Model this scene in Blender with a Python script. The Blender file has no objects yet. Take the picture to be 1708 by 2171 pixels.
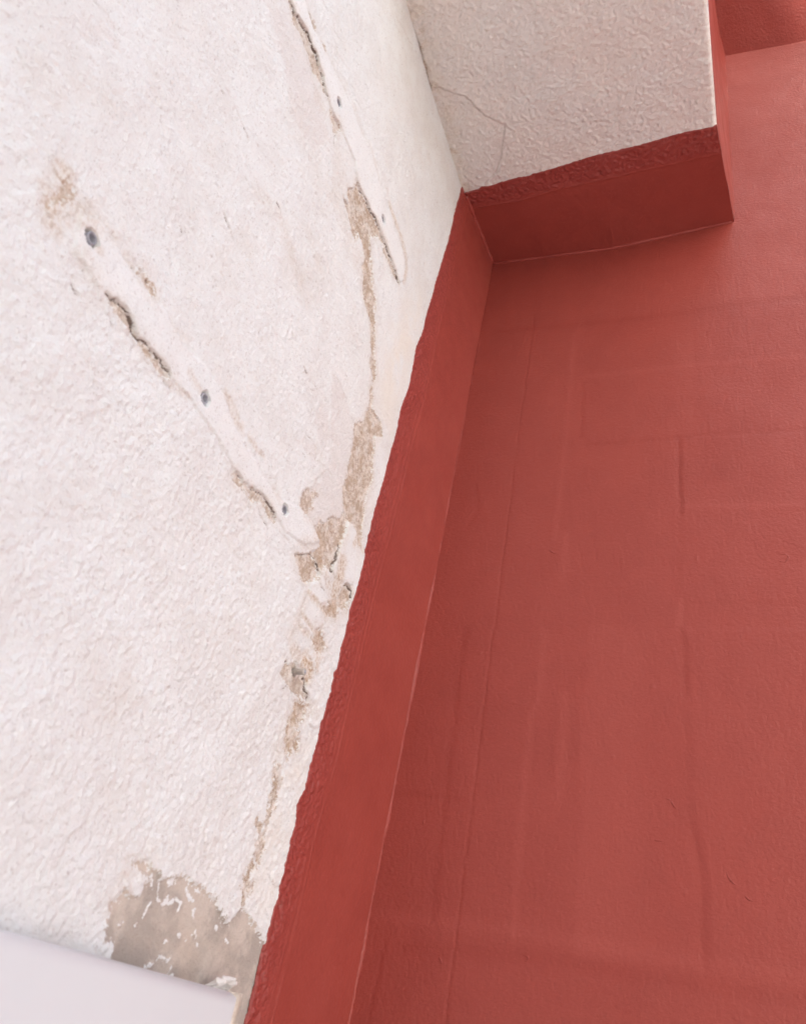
import bpy, math
import numpy as np
from mathutils import Matrix, Vector

# ------------------------------------------------------------------ camera, sky, sun, exposure
scene = bpy.context.scene
CZ = 1.5                                    # eye height above the paving; v below is metres above the eye
cam_d = bpy.data.cameras.new("camera")
cam = bpy.data.objects.new("camera", cam_d)
scene.collection.objects.link(cam)
cam_d.sensor_fit = 'HORIZONTAL'; cam_d.sensor_width = 36.0
cam_d.lens = 36.0 * 1736 / 1708
cam_d.clip_start = 0.02; cam_d.clip_end = 500
right = Vector((.9363, .2997, .183)); down = Vector((-.0386, .6054, -.7948)); fwd = Vector((-.3489, .7370, .5786))
fwd.normalize(); right = (right - fwd * right.dot(fwd)).normalized(); up = right.cross(fwd)
cam.matrix_world = Matrix(((right.x, up.x, -fwd.x, 0), (right.y, up.y, -fwd.y, 0), (right.z, up.z, -fwd.z, CZ), (0, 0, 0, 1)))
cam_d.dof.use_dof = True; cam_d.dof.focus_distance = .88; cam_d.dof.aperture_fstop = 14.0
scene.camera = cam

SUN_EL, SUN_AZ = math.radians(30), math.radians(25)       # azimuth from -Y towards +X
to_sun = Vector((math.cos(SUN_EL) * math.sin(SUN_AZ), -math.cos(SUN_EL) * math.cos(SUN_AZ), math.sin(SUN_EL)))
world = bpy.data.worlds.new("World"); scene.world = world; world.use_nodes = True
wn = world.node_tree; wn.nodes.clear()
sky = wn.nodes.new('ShaderNodeTexSky'); sky.sky_type = 'NISHITA'; sky.sun_disc = False
sky.sun_elevation = SUN_EL; sky.sun_rotation = math.pi - SUN_AZ
sky.air_density = 1.0; sky.dust_density = 3.0; sky.ozone_density = 1.0
hs = wn.nodes.new('ShaderNodeHueSaturation'); hs.inputs['Saturation'].default_value = .85
bg = wn.nodes.new('ShaderNodeBackground'); bg.inputs['Strength'].default_value = .15
wo = wn.nodes.new('ShaderNodeOutputWorld')
wn.links.new(sky.outputs[0], hs.inputs['Color']); wn.links.new(hs.outputs[0], bg.inputs[0]); wn.links.new(bg.outputs[0], wo.inputs[0])
sun_d = bpy.data.lights.new("sun", 'SUN'); sun_d.energy = 5.0; sun_d.angle = math.radians(.53); sun_d.color = (1, .93, .84)
sun = bpy.data.objects.new("sun", sun_d); scene.collection.objects.link(sun)
sun.rotation_euler = to_sun.to_track_quat('Z', 'Y').to_euler()
scene.view_settings.view_transform = 'Standard'; scene.view_settings.look = 'None'
scene.view_settings.exposure = 1.46; scene.view_settings.gamma = 1.0; scene.view_settings.use_curve_mapping = False
scene.render.engine = 'CYCLES'
scene.cycles.use_denoising = True; scene.cycles.denoising_input_passes = 'RGB_ALBEDO_NORMAL'; scene.cycles.denoising_prefilter = 'ACCURATE'
scene.cycles.use_adaptive_sampling = False
scene.cycles.max_bounces = 5; scene.cycles.diffuse_bounces = 4; scene.cycles.glossy_bounces = 2

# ------------------------------------------------------------------ wall survey, millimetres
# side wall: (distance towards the red wall, height above eye); red wall: (across, height); beam underside: (across, depth)
BARE = [(1.6,0.7,[(234.2,774.5),(236.9,781.2),(247.9,778.3),(250.6,783.8),(257.4,786.1),(268.7,791.9),(280.8,790.1),(288.4,792.2),(297.7,788.5),(308.5,787.9),(312.9,782.8),(321.4,778.7),(320.3,774.9),(309.9,773.1),(304.5,774.4),(295.8,770.5),(283.4,772.5),(275.1,772),(266.8,775),(259.6,773.1),(250.9,767.4),(243.3,772.9)]),(1.2,0.7,[(334,772),(343,777),(351.7,782.8),(359.2,782.8),(358.3,772.5),(355.8,764.7),(351.9,761.1),(346.9,767.1),(341.2,768.4)]),(0.7,0.4,[(257.9,815.3),(263.9,816.3),(270.9,819.5),(276.1,818.4),(275.3,812.6),(270.1,810.2),(263.1,810.7)]),(0.7,0.45,[(286.3,813.3),(292.6,821.7),(300.1,821.2),(310.2,824.4),(315.9,823.2),(307.2,821.5),(299.1,815.3),(293.7,812.8)]),(1.6,0.85,[(404.7,747.7),(413,760),(415.6,773.3),(429.4,773.6),(446.1,779.2),(457.5,779.8),(469.2,785.4),(484.5,785.8),(503.6,786),(499.6,782),(482.8,773.4),(473.6,763.6),(471,753.4),(473.7,744.4),(482.5,737.4),(489.7,728.3),(507.8,704.1),(488.3,679.8),(477.6,696.9),(470.3,704),(471.3,720.5),(460.9,728),(454.2,729.6),(445.8,725.4),(442.6,713.1),(434.8,712.8),(425.1,715.6),(416.3,721.2),(408.3,721.6),(402.6,724.5),(411.2,729.2),(411.9,736.5),(405.8,739.8)]),(1.4,0.7,[(503.6,786),(512.4,784.8),(523.2,786.1),(537.5,785),(553.7,781),(542.6,776.7),(527.6,773.6),(517.1,774.6),(500,771)]),(1,0.75,[(483.4,687.6),(502.7,712.2),(514.1,703.7),(522.9,691.9),(529.4,679),(536.1,663.4),(543.7,649),(556.3,635.9),(561.5,627.5),(558.7,617.8),(561.9,610.3),(568.9,603.8),(569.8,595.4),(582.3,594.2),(599.4,595.7),(609,585.1),(551.4,532.7),(548.4,545.6),(561.7,563.1),(561.2,581.7),(564.6,587.6),(561.4,595),(556.3,603.2),(555.7,620.2),(545.7,624.7),(540.3,628.6),(534.6,644.7),(525.5,657),(520.4,669.8),(507,672.7),(492.8,677.3)]),(1.2,0.8,[(564.8,573),(581.4,588.7),(593.2,573.7),(599.3,559.9),(602.2,543.6),(608.1,534.2),(615.2,526.7),(611.8,516.9),(610.4,507.8),(612,494.2),(615.8,480.8),(621.6,468),(627.7,451.1),(620,445.6),(611,456.5),(601.8,457.2),(587.2,450),(579.7,455.3),(569.1,459),(559.3,474.4),(560.6,488.6),(557.3,497.2),(555,510.8),(554.9,524.6),(544.9,543.8),(552.4,552.9),(567.6,565)]),(1,0.8,[(529.4,402.9),(544.5,407.3),(544.6,418.4),(563.7,436.1),(584.4,447.9),(587.8,436.1),(589.3,424.1),(551,397.1),(541.7,400.3)]),(0.7,0.6,[(496.4,414.2),(499.1,420.5),(513.9,432.4),(520.1,433.9),(516.7,422.6),(519.1,416.1),(510.6,405.4),(499.2,404.8)]),(3,0.75,[(530.4,404.8),(538.7,416.9),(546.8,418.6),(552.5,433.2),(567.5,440.1),(573.6,452.8),(585.8,454.7),(589.5,443.9),(587.4,424.6),(583,420.6),(584.3,413.8),(584.4,404.4),(580.7,395.2),(582,388.6),(570.3,384.9),(560.2,375),(553.2,377.6),(537.8,379.9),(550.3,396),(543.8,400.5),(531.5,403.1)]),(2.2,0.8,[(510,361.5),(521.1,366.8),(537.8,379.9),(547.4,378.5),(559,374.2),(562.1,372.2),(560.5,366.4),(548.8,355),(544.7,350.8),(535.2,350.1),(525.3,352.8),(517.1,357.9)]),(2.5,0.85,[(613.5,394.8),(623.5,400.2),(632.6,399.1),(635,392),(631.6,384.1),(630.6,375.9),(616,370.4),(609.4,374.6),(609.1,384.4)]),(0.8,0.9,[(585.8,352.2),(596.2,364.9),(608.6,375.8),(613.9,367.5),(615.9,358.2),(598.9,349),(582.6,348.7)]),(0.6,0.95,[(578.9,324.4),(588.4,331.4),(601,328.5),(610.4,325.4),(586.6,312.5),(580.2,317)]),(0.6,0.9,[(581.8,317.8),(579.4,326.9),(591.7,332.4),(600,328),(607.4,322.1),(605.6,313.6),(590,310.5)]),(1.6,0.55,[(547.2,279.2),(555.7,280.2),(563.5,285),(571.5,284.9),(579.7,284.9),(584.3,280.2),(591.4,279.5),(594.3,272.5),(601.4,271.8),(602.2,268),(592,265.9),(578.1,262.7),(565.6,262.8),(559.6,262.5),(550.7,264.7),(546.8,266.1),(547.1,273.7)]),(1.4,1,[(584.7,259.8),(594,262.8),(609.2,265),(610.2,263.4),(602.3,257.7),(605.3,253),(599.2,244.9),(593.8,238.5),(595.1,231.9),(606.7,233.5),(606.9,225.7),(594.4,218.7),(584.3,220.3),(581.2,222.8),(581.4,229.3),(582.9,236.4),(579.5,241.4),(583.7,249.2),(581.4,252.8)]),(1.5,0.7,[(234,357.4),(237.8,360.3),(245.3,362),(252.2,361.8),(258.3,357.8),(265.9,356.8),(271.1,359.4),(281.9,361.1),(290.2,362.6),(298.7,363.2),(302,359.2),(298.3,357.2),(293.5,354.9),(287,353.6),(283.8,354.8),(275.7,354.3),(268.1,355.2),(261.1,353.7),(257.5,354.1),(251.6,352.8),(245.8,353.3),(240.5,353.3),(236.1,353.5)]),(1.3,0.6,[(399.5,356.5),(402.9,361.3),(414.3,362),(424.7,364.6),(436.7,368.2),(449.4,371.2),(457.6,370.5),(465.8,369.7),(469.8,363.6),(462.9,362.4),(455.2,362.6),(445.1,363.8),(435,359.9),(433.2,354.5),(426.3,356.9),(417.3,357.5),(407.9,353.8),(402,352.8)]),(0.6,0.7,[(241.6,394.1),(244.4,396.9),(250.5,396.7),(256.6,398.5),(261.9,396.1),(258.7,390),(250.9,389.2),(245.5,390.2)]),(0.4,0.5,[(170.7,374.8),(170,383.6),(174.4,386.7),(179.1,384.1),(179.3,375.7),(175.7,369.1),(171.7,362),(170.5,357.4),(169,360.8)])]
UNDER = [[(523.4,465.9),(516.8,455.8),(510.4,443.4),(510.1,432.8),(504.7,425),(498.9,420.8),(496.4,414.2),(498,405.5),(505.4,403),(516.5,404.1),(525.2,404),(537.5,401.4),(547.3,400.1),(551,397.1),(589.3,424.1),(589.7,442.8),(587.6,449.4),(578.5,457.2),(567.2,462.1),(558.6,475.6),(559.7,486.9),(551,477.8),(534.8,469)],[(522.4,482.5),(520.4,497.7),(541.7,521.7),(553.5,523.3),(555,510.8),(557.3,497.2),(559.3,487.5),(534.8,469),(522.8,469.9)],[(481.6,550.8),(498.6,556.1),(519.9,554),(538,545.6),(567.5,523.9),(534.2,489.1),(510.6,496.5),(493.5,526.8)],[(479.1,517.2),(490.2,521.2),(511.4,491.6),(508.2,472.1),(493,475.1),(478.2,494.6)],[(470.3,457.1),(482.9,466.7),(492.5,465.4),(498.7,456.5),(486.5,447.7),(474.6,447.8)],[(197.9,351.7),(204.2,354.8),(209,354.9),(209.6,352),(205.4,346.4),(200.2,347.7)],[(233.9,396.9),(247.1,410.6),(258.9,409.7),(260.6,403.5),(254.6,397.9),(244.4,396.9)],[(214.6,726.3),(243.2,767.1),(273.9,770.7),(314.6,762.4),(352,743),(337,700),(291.9,684.4),(249.7,717.5)],[(123.2,472.6),(129.3,491.6),(140.1,502.1),(144.2,492.3),(136.5,470.6),(127.2,463.5)]]
GREY = [[(438,63.1),(440.8,65.5),(445.4,67.2),(445.6,70.2),(448.9,72.3),(452.7,70.2),(459.5,72.4),(464.8,75.6),(463.6,79),(469.7,83.1),(462,86.9),(445.9,86.9),(450.6,90.7),(462.2,94),(465.9,90.5),(473.7,90.6),(478.9,86.8),(485.2,89.4),(492.8,90.4),(500.7,93.1),(512.5,97.2),(515.6,94.9),(523.7,96.3),(535.8,94.5),(545.1,92.5),(552.9,93),(559.4,88.1),(569,83.8),(577.4,81.4),(582.4,86.8),(591.6,97),(601.7,95.6),(616.8,89.8),(632.3,84),(643.3,79.3),(651.3,73.2),(656.2,59.7),(662.4,47.4),(673.2,22.1),(472.1,-0.4),(459.3,27.5),(456,38.6),(458,40.7),(454.8,45.2),(447.5,46.1),(442.5,50.2),(443.9,56.2),(442,60.5)]]
ISLAND = [[(470,86.4),(475.2,80.7)],[(480.2,85.8),(484.6,76.6),(491.8,75.7),(502,78.8)],[(503.9,82.2),(508.1,80.2)],[(478.2,72.5),(475.7,65.1)],[(511.8,81.1),(511.3,74.4)],[(530.7,81.5),(533.6,76)],[(513.3,89.6),(514.6,88.9)],[(517.6,86.5),(527.5,86.2)],[(523.4,63.9),(525.3,63.3)],[(537.1,65.4),(540.4,69.4),(543.3,67.3)],[(547,64.1),(548,63.9)],[(533.2,62.3),(534.2,61.8)],[(507.5,46.9),(516.6,47.3),(521.1,48.8)],[(494,40.3),(505.5,44.1)],[(524.6,45.6),(523.1,39.8),(530.1,39.7)],[(581.6,75.1),(587.5,71.4)],[(494.7,89.6),(492.3,87)],[(455.5,55.9),(457.8,57.5)],[(471.4,58.7),(472.7,60.5)],[(510.3,56.5),(513.1,56.4)],[(564.6,77.9),(566.9,77)],[(494.4,79.9),(492.6,78.5)],[(526.1,92.8),(528.2,91.9)],[(608.7,42.3),(621.8,43.5)]]
RAISED = [(1.6,1,0.9,[(236,782.6),(247.9,778.3),(250.6,783.8),(257.4,786.1),(262.3,788.4),(268.7,791.9),(274.2,791.8),(280.8,790.1),(288.4,792.2),(297.7,788.5),(308.5,787.9),(312.9,782.8),(321.4,778.7),(330.1,778.2),(335.7,776.9),(343,777),(354.4,782.5),(376.5,783.9),(397.1,785.2),(414.5,775),(430.3,776.6),(446.3,781.2),(454.9,779.2),(466,785.7),(478.4,785.5),(494.5,785),(508.4,786),(522.7,787),(536.9,785.9),(553.4,781.5),(560.7,798.5),(558.3,814.3),(549.7,825.4),(527.4,829.7),(497.2,828.5),(475,832.2),(449.6,836.9),(426.2,839.7),(411.1,844.6),(390.1,831.7),(368.6,830.4),(343.5,827.8),(326.3,822.6),(315.9,823.2),(303.6,819.5),(293.7,812.8),(282,812.9),(273.9,807.7),(264.1,809.2),(248.3,813.2)]),(1.2,1.4,0.75,[(189.5,377.4),(196.9,355.8),(209.4,354.4),(221.2,351.5),(229.3,356.1),(233.4,356.7),(237.8,360.3),(245.3,362),(252.2,361.8),(257.9,358.3),(261.3,356.7),(265.9,356.8),(271.1,359.4),(276.6,360),(281.9,361.1),(290.2,362.6),(298.7,363.2),(302,360.1),(312.4,361.3),(327.8,364.5),(342.2,364.1),(371.4,365.1),(382.2,363.1),(396.2,361.5),(414.3,362),(424.7,364.6),(436.7,368.2),(440.5,370.7),(449.4,371.2),(457.6,370.5),(465.4,370.3),(487.3,367.3),(523.1,377.5),(547.2,397.5),(523.7,404.7),(498.9,401.2),(467.4,385.3),(437.3,383.9),(417.7,385.9),(392.6,384.2),(373.3,390.8),(356.4,396.8),(329.3,398.5),(299.4,390.2),(271.1,393.3),(259.9,391.5),(250.3,388.4),(227.5,388.2),(205.4,389.1),(197.2,389)]),(1.2,0.9,0.5,[(588.2,449.3),(599.5,454.8),(613.2,453.8),(618.1,442.6),(622.1,432.7),(624.6,421.9),(630.9,415.4),(630.3,402.8),(621.6,399.9),(612,395.5),(589,388.2),(582,388.6),(580.4,392.5),(583.6,399.6),(585.5,412),(586.4,423)]),(0.8,0.9,0.5,[(560.2,375),(569.5,383.2),(578.8,383.2),(589.3,372.8),(590,365.9),(577.8,364.7),(566.1,366)]),(0.9,0.9,0.6,[(548.8,355),(563.2,365),(569.1,364),(576.7,364.9),(587.4,361.1),(587,356.1),(573.6,348.8),(552.9,346)]),(0.7,1,0.5,[(553.1,343.1),(576.7,346.8),(588.1,345.8),(597.2,340.2),(578.5,325),(558.1,325.1),(549,326.4),(548.9,336.7)]),(0.7,0.8,0.5,[(552,319.3),(563.3,322.2),(578.3,322.6),(577.6,318.5),(557.8,315.4)]),(0.9,0.8,0.5,[(591.4,279.5),(601.5,287.4),(603.9,294.4),(602.2,286.3),(606.1,277.6),(605.7,270.3),(601.1,272.3),(593.9,273.1)]),(0.7,0.8,0.4,[(617.1,252.7),(621.5,251.2),(626.2,251.9),(632.2,255.9),(638.7,267.9),(634.4,280.2),(616.1,267.5)]),(0.7,0.8,0.4,[(618.7,125.4),(625.7,122.1),(632.5,121.7),(640.1,123.9),(639.3,139.4),(626.4,135.9)])]
CRACK_SHADE = [(0.8,1,[(236.9,781.2),(247.9,778.3)]),(0.8,1,[(249.9,783.1),(257.4,786.1),(262.3,788.4),(268.7,791.9),(274.2,791.8)]),(1,1,[(274.2,791.8),(280.8,790.1),(288.4,792.2)]),(0.6,0.9,[(288.4,792.2),(297.7,788.5),(308.5,787.9),(312.9,782.8),(321.4,778.7),(326,780.8)]),(0.5,0.8,[(331.1,776.7),(335.7,776.9),(343,777)]),(0.6,0.8,[(355.3,765.4),(356.1,760.3),(356.8,754.7),(362,749.1)]),(1.3,0.8,[(284.1,773.1),(287.2,771.7)]),(1.5,0.8,[(290.1,769),(294.8,768.5)]),(0.4,0.6,[(294.8,768.5),(304.5,774.4)]),(0.3,0.6,[(269.5,861.4),(274.4,861.3),(278.8,863.9)]),(0.35,0.6,[(294.2,867),(300.1,863.7),(308.4,868.7),(312.6,866.1)]),(0.3,0.6,[(308.9,851.9),(313.5,848.6),(320.8,841.2)]),(0.5,0.8,[(299.1,819),(310.7,823.6),(315.3,822.1)]),(0.3,0.6,[(315.3,822.1),(324.7,821.2)]),(0.4,0.4,[(258.4,814.6),(264.4,815.6),(270.5,816.6)]),(0.3,0.4,[(372.2,1083.9),(383.8,1089),(398.9,1101.6),(415.4,1106.6),(429.6,1123.2)]),(0.4,0.8,[(412.1,774.4),(416.8,773.6),(425.9,774.7)]),(0.7,0.9,[(425.9,774.7),(439.9,779.8),(448.1,780.7),(454.9,779.2),(466,785.7)]),(0.6,0.9,[(466,785.7),(478.4,785.5),(494.5,785),(503.6,786)]),(1.2,1,[(503.6,786),(513.3,786.1)]),(0.7,1,[(513.3,786.1),(522.7,787),(536.9,785.9),(553.4,781.5)]),(0.5,0.7,[(402.3,724.9),(409.4,728),(413.1,730.4)]),(0.5,0.6,[(407.9,751.1),(413.9,760.7)]),(0.4,0.5,[(471.6,747.8),(479.1,740.6),(484.4,736.8)]),(0.3,0.4,[(439.6,713.6),(443.1,712.3),(449.3,713.3)]),(0.5,0.6,[(572.4,591.3),(586.2,592.6),(600.3,596.7)]),(0.4,0.6,[(625.4,861.4),(628,846.6)]),(0.5,0.6,[(631.7,840.4),(635.5,827.2),(638.7,813.6)]),(1.6,0.5,[(435.6,511.8),(441.8,510.2)]),(0.4,0.4,[(481.6,550.8),(488.7,554.6),(498.6,556.1),(509.9,554),(519.9,554)]),(0.35,0.4,[(479.1,517.2),(483.5,521),(490.2,521.2)]),(0.35,0.5,[(556.6,621.1),(561.2,616.2),(562.1,607.7)]),(0.5,0.6,[(472,463.5),(482.9,466.7),(491.8,466.6),(496.6,461.8),(498.7,456.5)]),(0.5,0.5,[(496.4,414.2),(498.9,420.8),(504.7,425),(508.2,430.3)]),(0.3,0.3,[(510.1,432.8),(510.4,443.4),(514.7,447.8),(516.8,455.8),(523.4,465.9),(534,467.4)]),(1,1,[(537.8,379.9),(544.7,379.9),(553.2,377.6),(559.6,374.6)]),(0.6,0.7,[(559.6,374.6),(562.1,372.2)]),(0.6,0.7,[(517.7,364.5),(526.9,370.5),(537.8,379.9)]),(1.3,0.8,[(583.7,421.1),(584.7,413.2),(583.4,402.9),(579.7,393.7),(582,388.6)]),(1,0.9,[(613.5,394.8),(622.4,398.7)]),(1.5,0.9,[(622.4,398.7),(631.8,398.7),(634.6,392.7)]),(0.7,0.7,[(565.2,364.7),(570,364.2),(576.7,364.9),(578.3,361.1)]),(0.6,0.7,[(589.5,360.8),(596.3,361.8),(603.7,360.6)]),(0.6,0.4,[(549.1,354.4),(551,346.4),(548.9,336.7),(548,328),(550.8,318.6),(553.1,312.7)]),(0.4,0.4,[(623,427.9),(626.9,419.9),(629.4,411),(626.8,401.5)]),(0.5,0.4,[(618.8,444.9),(632,448.7)]),(0.3,0.4,[(469.8,340.9),(482.4,345.7),(489.3,349.8)]),(0.5,0.5,[(630.1,383.2),(634,380.4)]),(0.8,0.9,[(584.9,280.5),(591.4,279.5),(593.9,273.1),(601.1,272.3),(603.2,267.8)]),(0.6,0.6,[(553.5,253.6),(558.4,259.9),(563.1,264.2)]),(1.5,0.7,[(548.7,274.5),(549.3,278.2)]),(0.5,0.5,[(533.2,234.9),(542.8,235)]),(0.4,0.5,[(546.3,240.4),(553.7,244.5)]),(0.5,0.5,[(617.1,252.7),(621.5,251.2),(626.2,251.9),(632.2,255.9)]),(0.4,0.5,[(601.7,289.7),(605.1,297.9)]),(0.5,0.6,[(618.7,125.4),(625.7,122.1),(632.5,121.7),(637.3,123.2)]),(0.3,0.4,[(528.5,125.1),(537,128),(543,133.1),(549.9,141.3)]),(0.5,0.6,[(197.9,351.7),(204.2,354.8),(209,354.9),(209.6,352)]),(0.4,0.5,[(206.5,343.4),(208.9,338.5)]),(0.8,0.7,[(208.9,338.5),(213.4,336.2),(214.9,336.8)]),(0.4,0.35,[(186.8,312.6),(190.9,313.8),(195.6,313.1),(204.7,316.1)]),(0.4,0.6,[(233.3,396.1),(241.9,395.5)]),(0.6,0.6,[(252.6,432),(255.5,431.6)]),(0.3,0.5,[(255.5,431.6),(259.6,427.5),(260.9,422.8),(263.9,420.3)]),(1.2,0.5,[(200.9,444.9),(201.1,449.7)]),(1,0.6,[(235.8,390),(237.2,390.4)]),(1.2,0.6,[(249.7,395.2),(251.3,393.7)]),(1,0.6,[(254.7,457.4),(256.1,455.9)]),(0.5,0.8,[(229.2,356),(233.4,356.7)]),(0.7,1,[(235.3,358.5),(237.8,360.3),(245.3,362),(252.2,361.8),(257.9,358.3)]),(0.9,1,[(257.9,358.3),(261.3,356.7),(265.9,356.8)]),(0.8,1,[(265.9,356.8),(271.1,359.4),(276.6,360),(281.9,361.1),(290.2,362.6),(295.3,361.5)]),(0.6,0.9,[(295.3,361.5),(298.7,363.2),(302,360.1)]),(0.5,0.8,[(299.1,354.2),(301.3,352.8),(306.2,354.1)]),(0.5,0.6,[(231.7,346.4),(237.2,345.8),(239.6,347.7),(242.9,343.6),(245.4,343.8)]),(0.5,0.6,[(255.5,350.5),(259.2,351.5),(264.9,350.6)]),(0.5,0.5,[(220.3,345.4),(222.9,347.3),(225.4,346.7),(229.9,350.5)]),(0.4,0.4,[(276,350.5),(281,351.8),(283.8,353.9)]),(0.35,0.3,[(258.9,282.9),(266.1,293.7),(270.7,300.5),(276.2,312.5),(281.5,312.7),(287,311.3),(292.1,308.6)]),(0.7,0.6,[(361,362.4),(362.1,363)]),(0.5,0.7,[(369.6,365.5),(373,362.7),(378.9,362.1),(380,359.2)]),(0.5,0.8,[(402.9,361.3),(408.9,362.4),(414.3,362)]),(0.6,0.8,[(424.7,364.6),(430.6,366.3),(436.7,368.2),(440.5,370.7)]),(0.8,0.9,[(440.5,370.7),(449.4,371.2),(457.6,370.5),(465.4,370.3)]),(0.5,0.6,[(465.4,370.3),(468,366.3)]),(0.4,0.6,[(443.2,358.4),(451.1,354.6),(458.3,355),(464.5,352.7)]),(0.6,0.4,[(480.5,362.3),(487.7,363.5),(498.8,365.4)]),(0.4,0.3,[(387.7,325),(394.3,328.8),(398.7,333.7),(406.8,335.9)]),(0.4,0.5,[(357.5,399.9),(363,401.3)]),(0.6,0.4,[(373,411.2),(377.5,412)]),(0.3,0.3,[(368.9,291.8),(379.9,295.8),(386.7,298.3)]),(0.6,0.7,[(279.9,515.3),(290,512),(299.8,509.3)]),(0.25,0.4,[(219.1,600.1),(237.3,599.7),(254.3,599.1)]),(0.5,0.6,[(254.3,599.1),(266.8,596.4)]),(0.3,0.35,[(121.2,496.3),(131.9,502.6),(140.1,502.1)]),(0.9,0.7,[(281.5,566),(283.3,566.3)]),(0.8,0.6,[(279.3,579.5),(281.2,579.2)]),(1,0.6,[(224.8,591.6),(226.6,591.4)]),(0.3,0.3,[(175.5,486.2),(179.5,497.1),(187.3,503),(195.8,508.4),(203.7,525)]),(0.3,0.3,[(196.2,581.5),(204.2,591.2),(209.8,593.9)]),(0.3,0.25,[(257.8,279.2),(266.8,293.4),(276.2,312.5),(291.7,309.3)]),(1,0.4,[(329.9,327.8),(331.5,332.5)]),(0.3,0.25,[(342.3,268),(356.4,268.9),(363.3,272)]),(0.4,0.4,[(365.2,474.6),(364.5,482.4)]),(0.8,0.6,[(404.2,520.7),(406.2,520)]),(0.3,0.25,[(226.8,230.2),(233.8,238.8),(237.7,249.9)]),(0.5,0.35,[(383.1,65.5),(382.6,75.1),(382.9,83.8),(392.2,95.8),(391.1,107.3)]),(0.6,0.35,[(508.6,126.9),(522.1,111.9),(520.5,106.8)]),(0.8,0.5,[(391.9,96.3),(393.4,95.7)]),(0.5,0.4,[(467.2,106.6),(477.3,109.3)]),(1.3,0.9,[(323,594.9),(325.5,595),(328.7,595.5)]),(0.6,0.6,[(336.5,605.1),(337.3,604.6)]),(0.2,0.34,[(236,782.6),(247.9,778.3),(250.6,783.8),(257.4,786.1),(262.3,788.4),(268.7,791.9),(274.2,791.8),(280.8,790.1),(288.4,792.2),(297.7,788.5),(308.5,787.9),(312.9,782.8),(321.4,778.7),(330.1,778.2),(335.7,776.9),(343,777),(354.4,782.5),(376.5,783.9),(397.1,785.2),(414.5,775),(430.3,776.6),(446.3,781.2),(454.9,779.2),(466,785.7),(478.4,785.5),(494.5,785),(508.4,786),(522.7,787),(536.9,785.9),(553.4,781.5)]),(0.15,0.26,[(229.3,356.1),(233.4,356.7),(237.8,360.3),(245.3,362),(252.2,361.8),(257.9,358.3),(261.3,356.7),(265.9,356.8),(271.1,359.4),(276.6,360),(281.9,361.1),(290.2,362.6),(298.7,363.2),(302,360.1),(312.4,361.3),(327.8,364.5),(342.2,364.1),(371.4,365.1),(382.2,363.1),(396.2,361.5),(414.3,362),(424.7,364.6),(436.7,368.2),(440.5,370.7),(449.4,371.2),(457.6,370.5),(465.4,370.3),(487.3,367.3),(523.1,377.5)])]
STAIN = [(7,0.5,[(489.8,846),(512.1,843.3),(533.9,842.5),(551.8,837),(562.6,825.2),(563.9,799.2)]),(20,0.16,[(372,742.9),(390.6,733.3),(390.4,706.4),(419.7,707.7),(448.7,703.4),(463.8,701.2)]),(6,0.15,[(413.9,849.7),(433.9,847.2),(451.2,839.5)]),(9,0.75,[(546.1,405.4),(555.9,395.8),(560.2,380.7)]),(14,0.75,[(596.8,406.8),(597.4,390.3),(598,374.1),(600.8,363.7)]),(10,0.45,[(573,377.8),(584.8,374)]),(5,0.6,[(551.3,345.8),(574.3,347.7),(582.6,348.7)]),(4,0.55,[(551.6,324.9),(565.7,323.6),(577.3,324.2)]),(4,0.45,[(552.7,313.2),(572.6,315.7)]),(10,0.3,[(535.1,397.5),(535.7,385.7),(518.4,375.9)]),(6,0.6,[(609.7,442.1),(614.7,454.9),(633.6,449.7)]),(8,0.25,[(551,346.4),(549.2,328.7),(544.4,297)]),(11,0.95,[(577.3,293.6),(590.8,293.4),(588.6,283.8)]),(9,0.6,[(588.8,323.2),(598.5,313.6),(601.7,300.5)]),(8,0.5,[(552.4,292.3),(562.5,291.4),(571.7,292.1)]),(7,0.3,[(551.4,270.5),(561.3,264.7)]),(9,0.3,[(612.8,264.6),(621.5,267.1)]),(14,0.2,[(578.6,247.6),(575.8,233.3),(576.3,214.5)]),(13,0.65,[(170.4,383.2),(175.9,379.2),(174.7,370.4),(171.4,362.4)]),(13,0.4,[(175.7,362.5),(185.3,375.1),(193.3,383.1)]),(9,0.45,[(173.4,353.4),(180.7,354.1)]),(9,0.2,[(202.4,358.8),(219.6,353.9)]),(9,0.45,[(245.4,392.1),(258.2,394.4)]),(7,0.25,[(229.8,391.4),(236.5,391.4)]),(5,0.4,[(206.7,372.4),(210.5,372.8)]),(8,0.22,[(205.8,388.6),(214.9,390.7)]),(5,0.35,[(315,379.4),(322.9,377.9),(330.3,377.6)]),(6,0.4,[(359.3,399.7),(372,397.7),(388.3,393.5)]),(9,0.15,[(285.8,390.6),(302.5,393.7)]),(5,0.3,[(305.4,358),(323.4,362.9)]),(6,0.4,[(371.4,396.1),(385.9,394.4)]),(4,0.4,[(401,394.9),(408.3,397.3),(417.9,396.4),(425.5,398.9)]),(6,0.25,[(455.5,385.3),(468.3,383.9)]),(9,0.3,[(501.4,407.6),(534.8,401.9),(553.8,402.2)]),(9,0.15,[(494.2,468.4),(511.9,459.7)]),(12,0.2,[(299.5,576.1),(335.7,588.5),(354.6,583.6),(386,573.2)]),(9,0.14,[(377.2,626.7),(411.1,616.7)]),(10,0.25,[(312.2,755.5),(324.1,758.2)]),(8,0.12,[(367.4,841),(409,843.4)]),(14,0.4,[(533.5,55.5),(547.8,45.2)]),(12,0.22,[(443.8,64.4),(443.9,86.4),(461.2,91.8)])]
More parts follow.
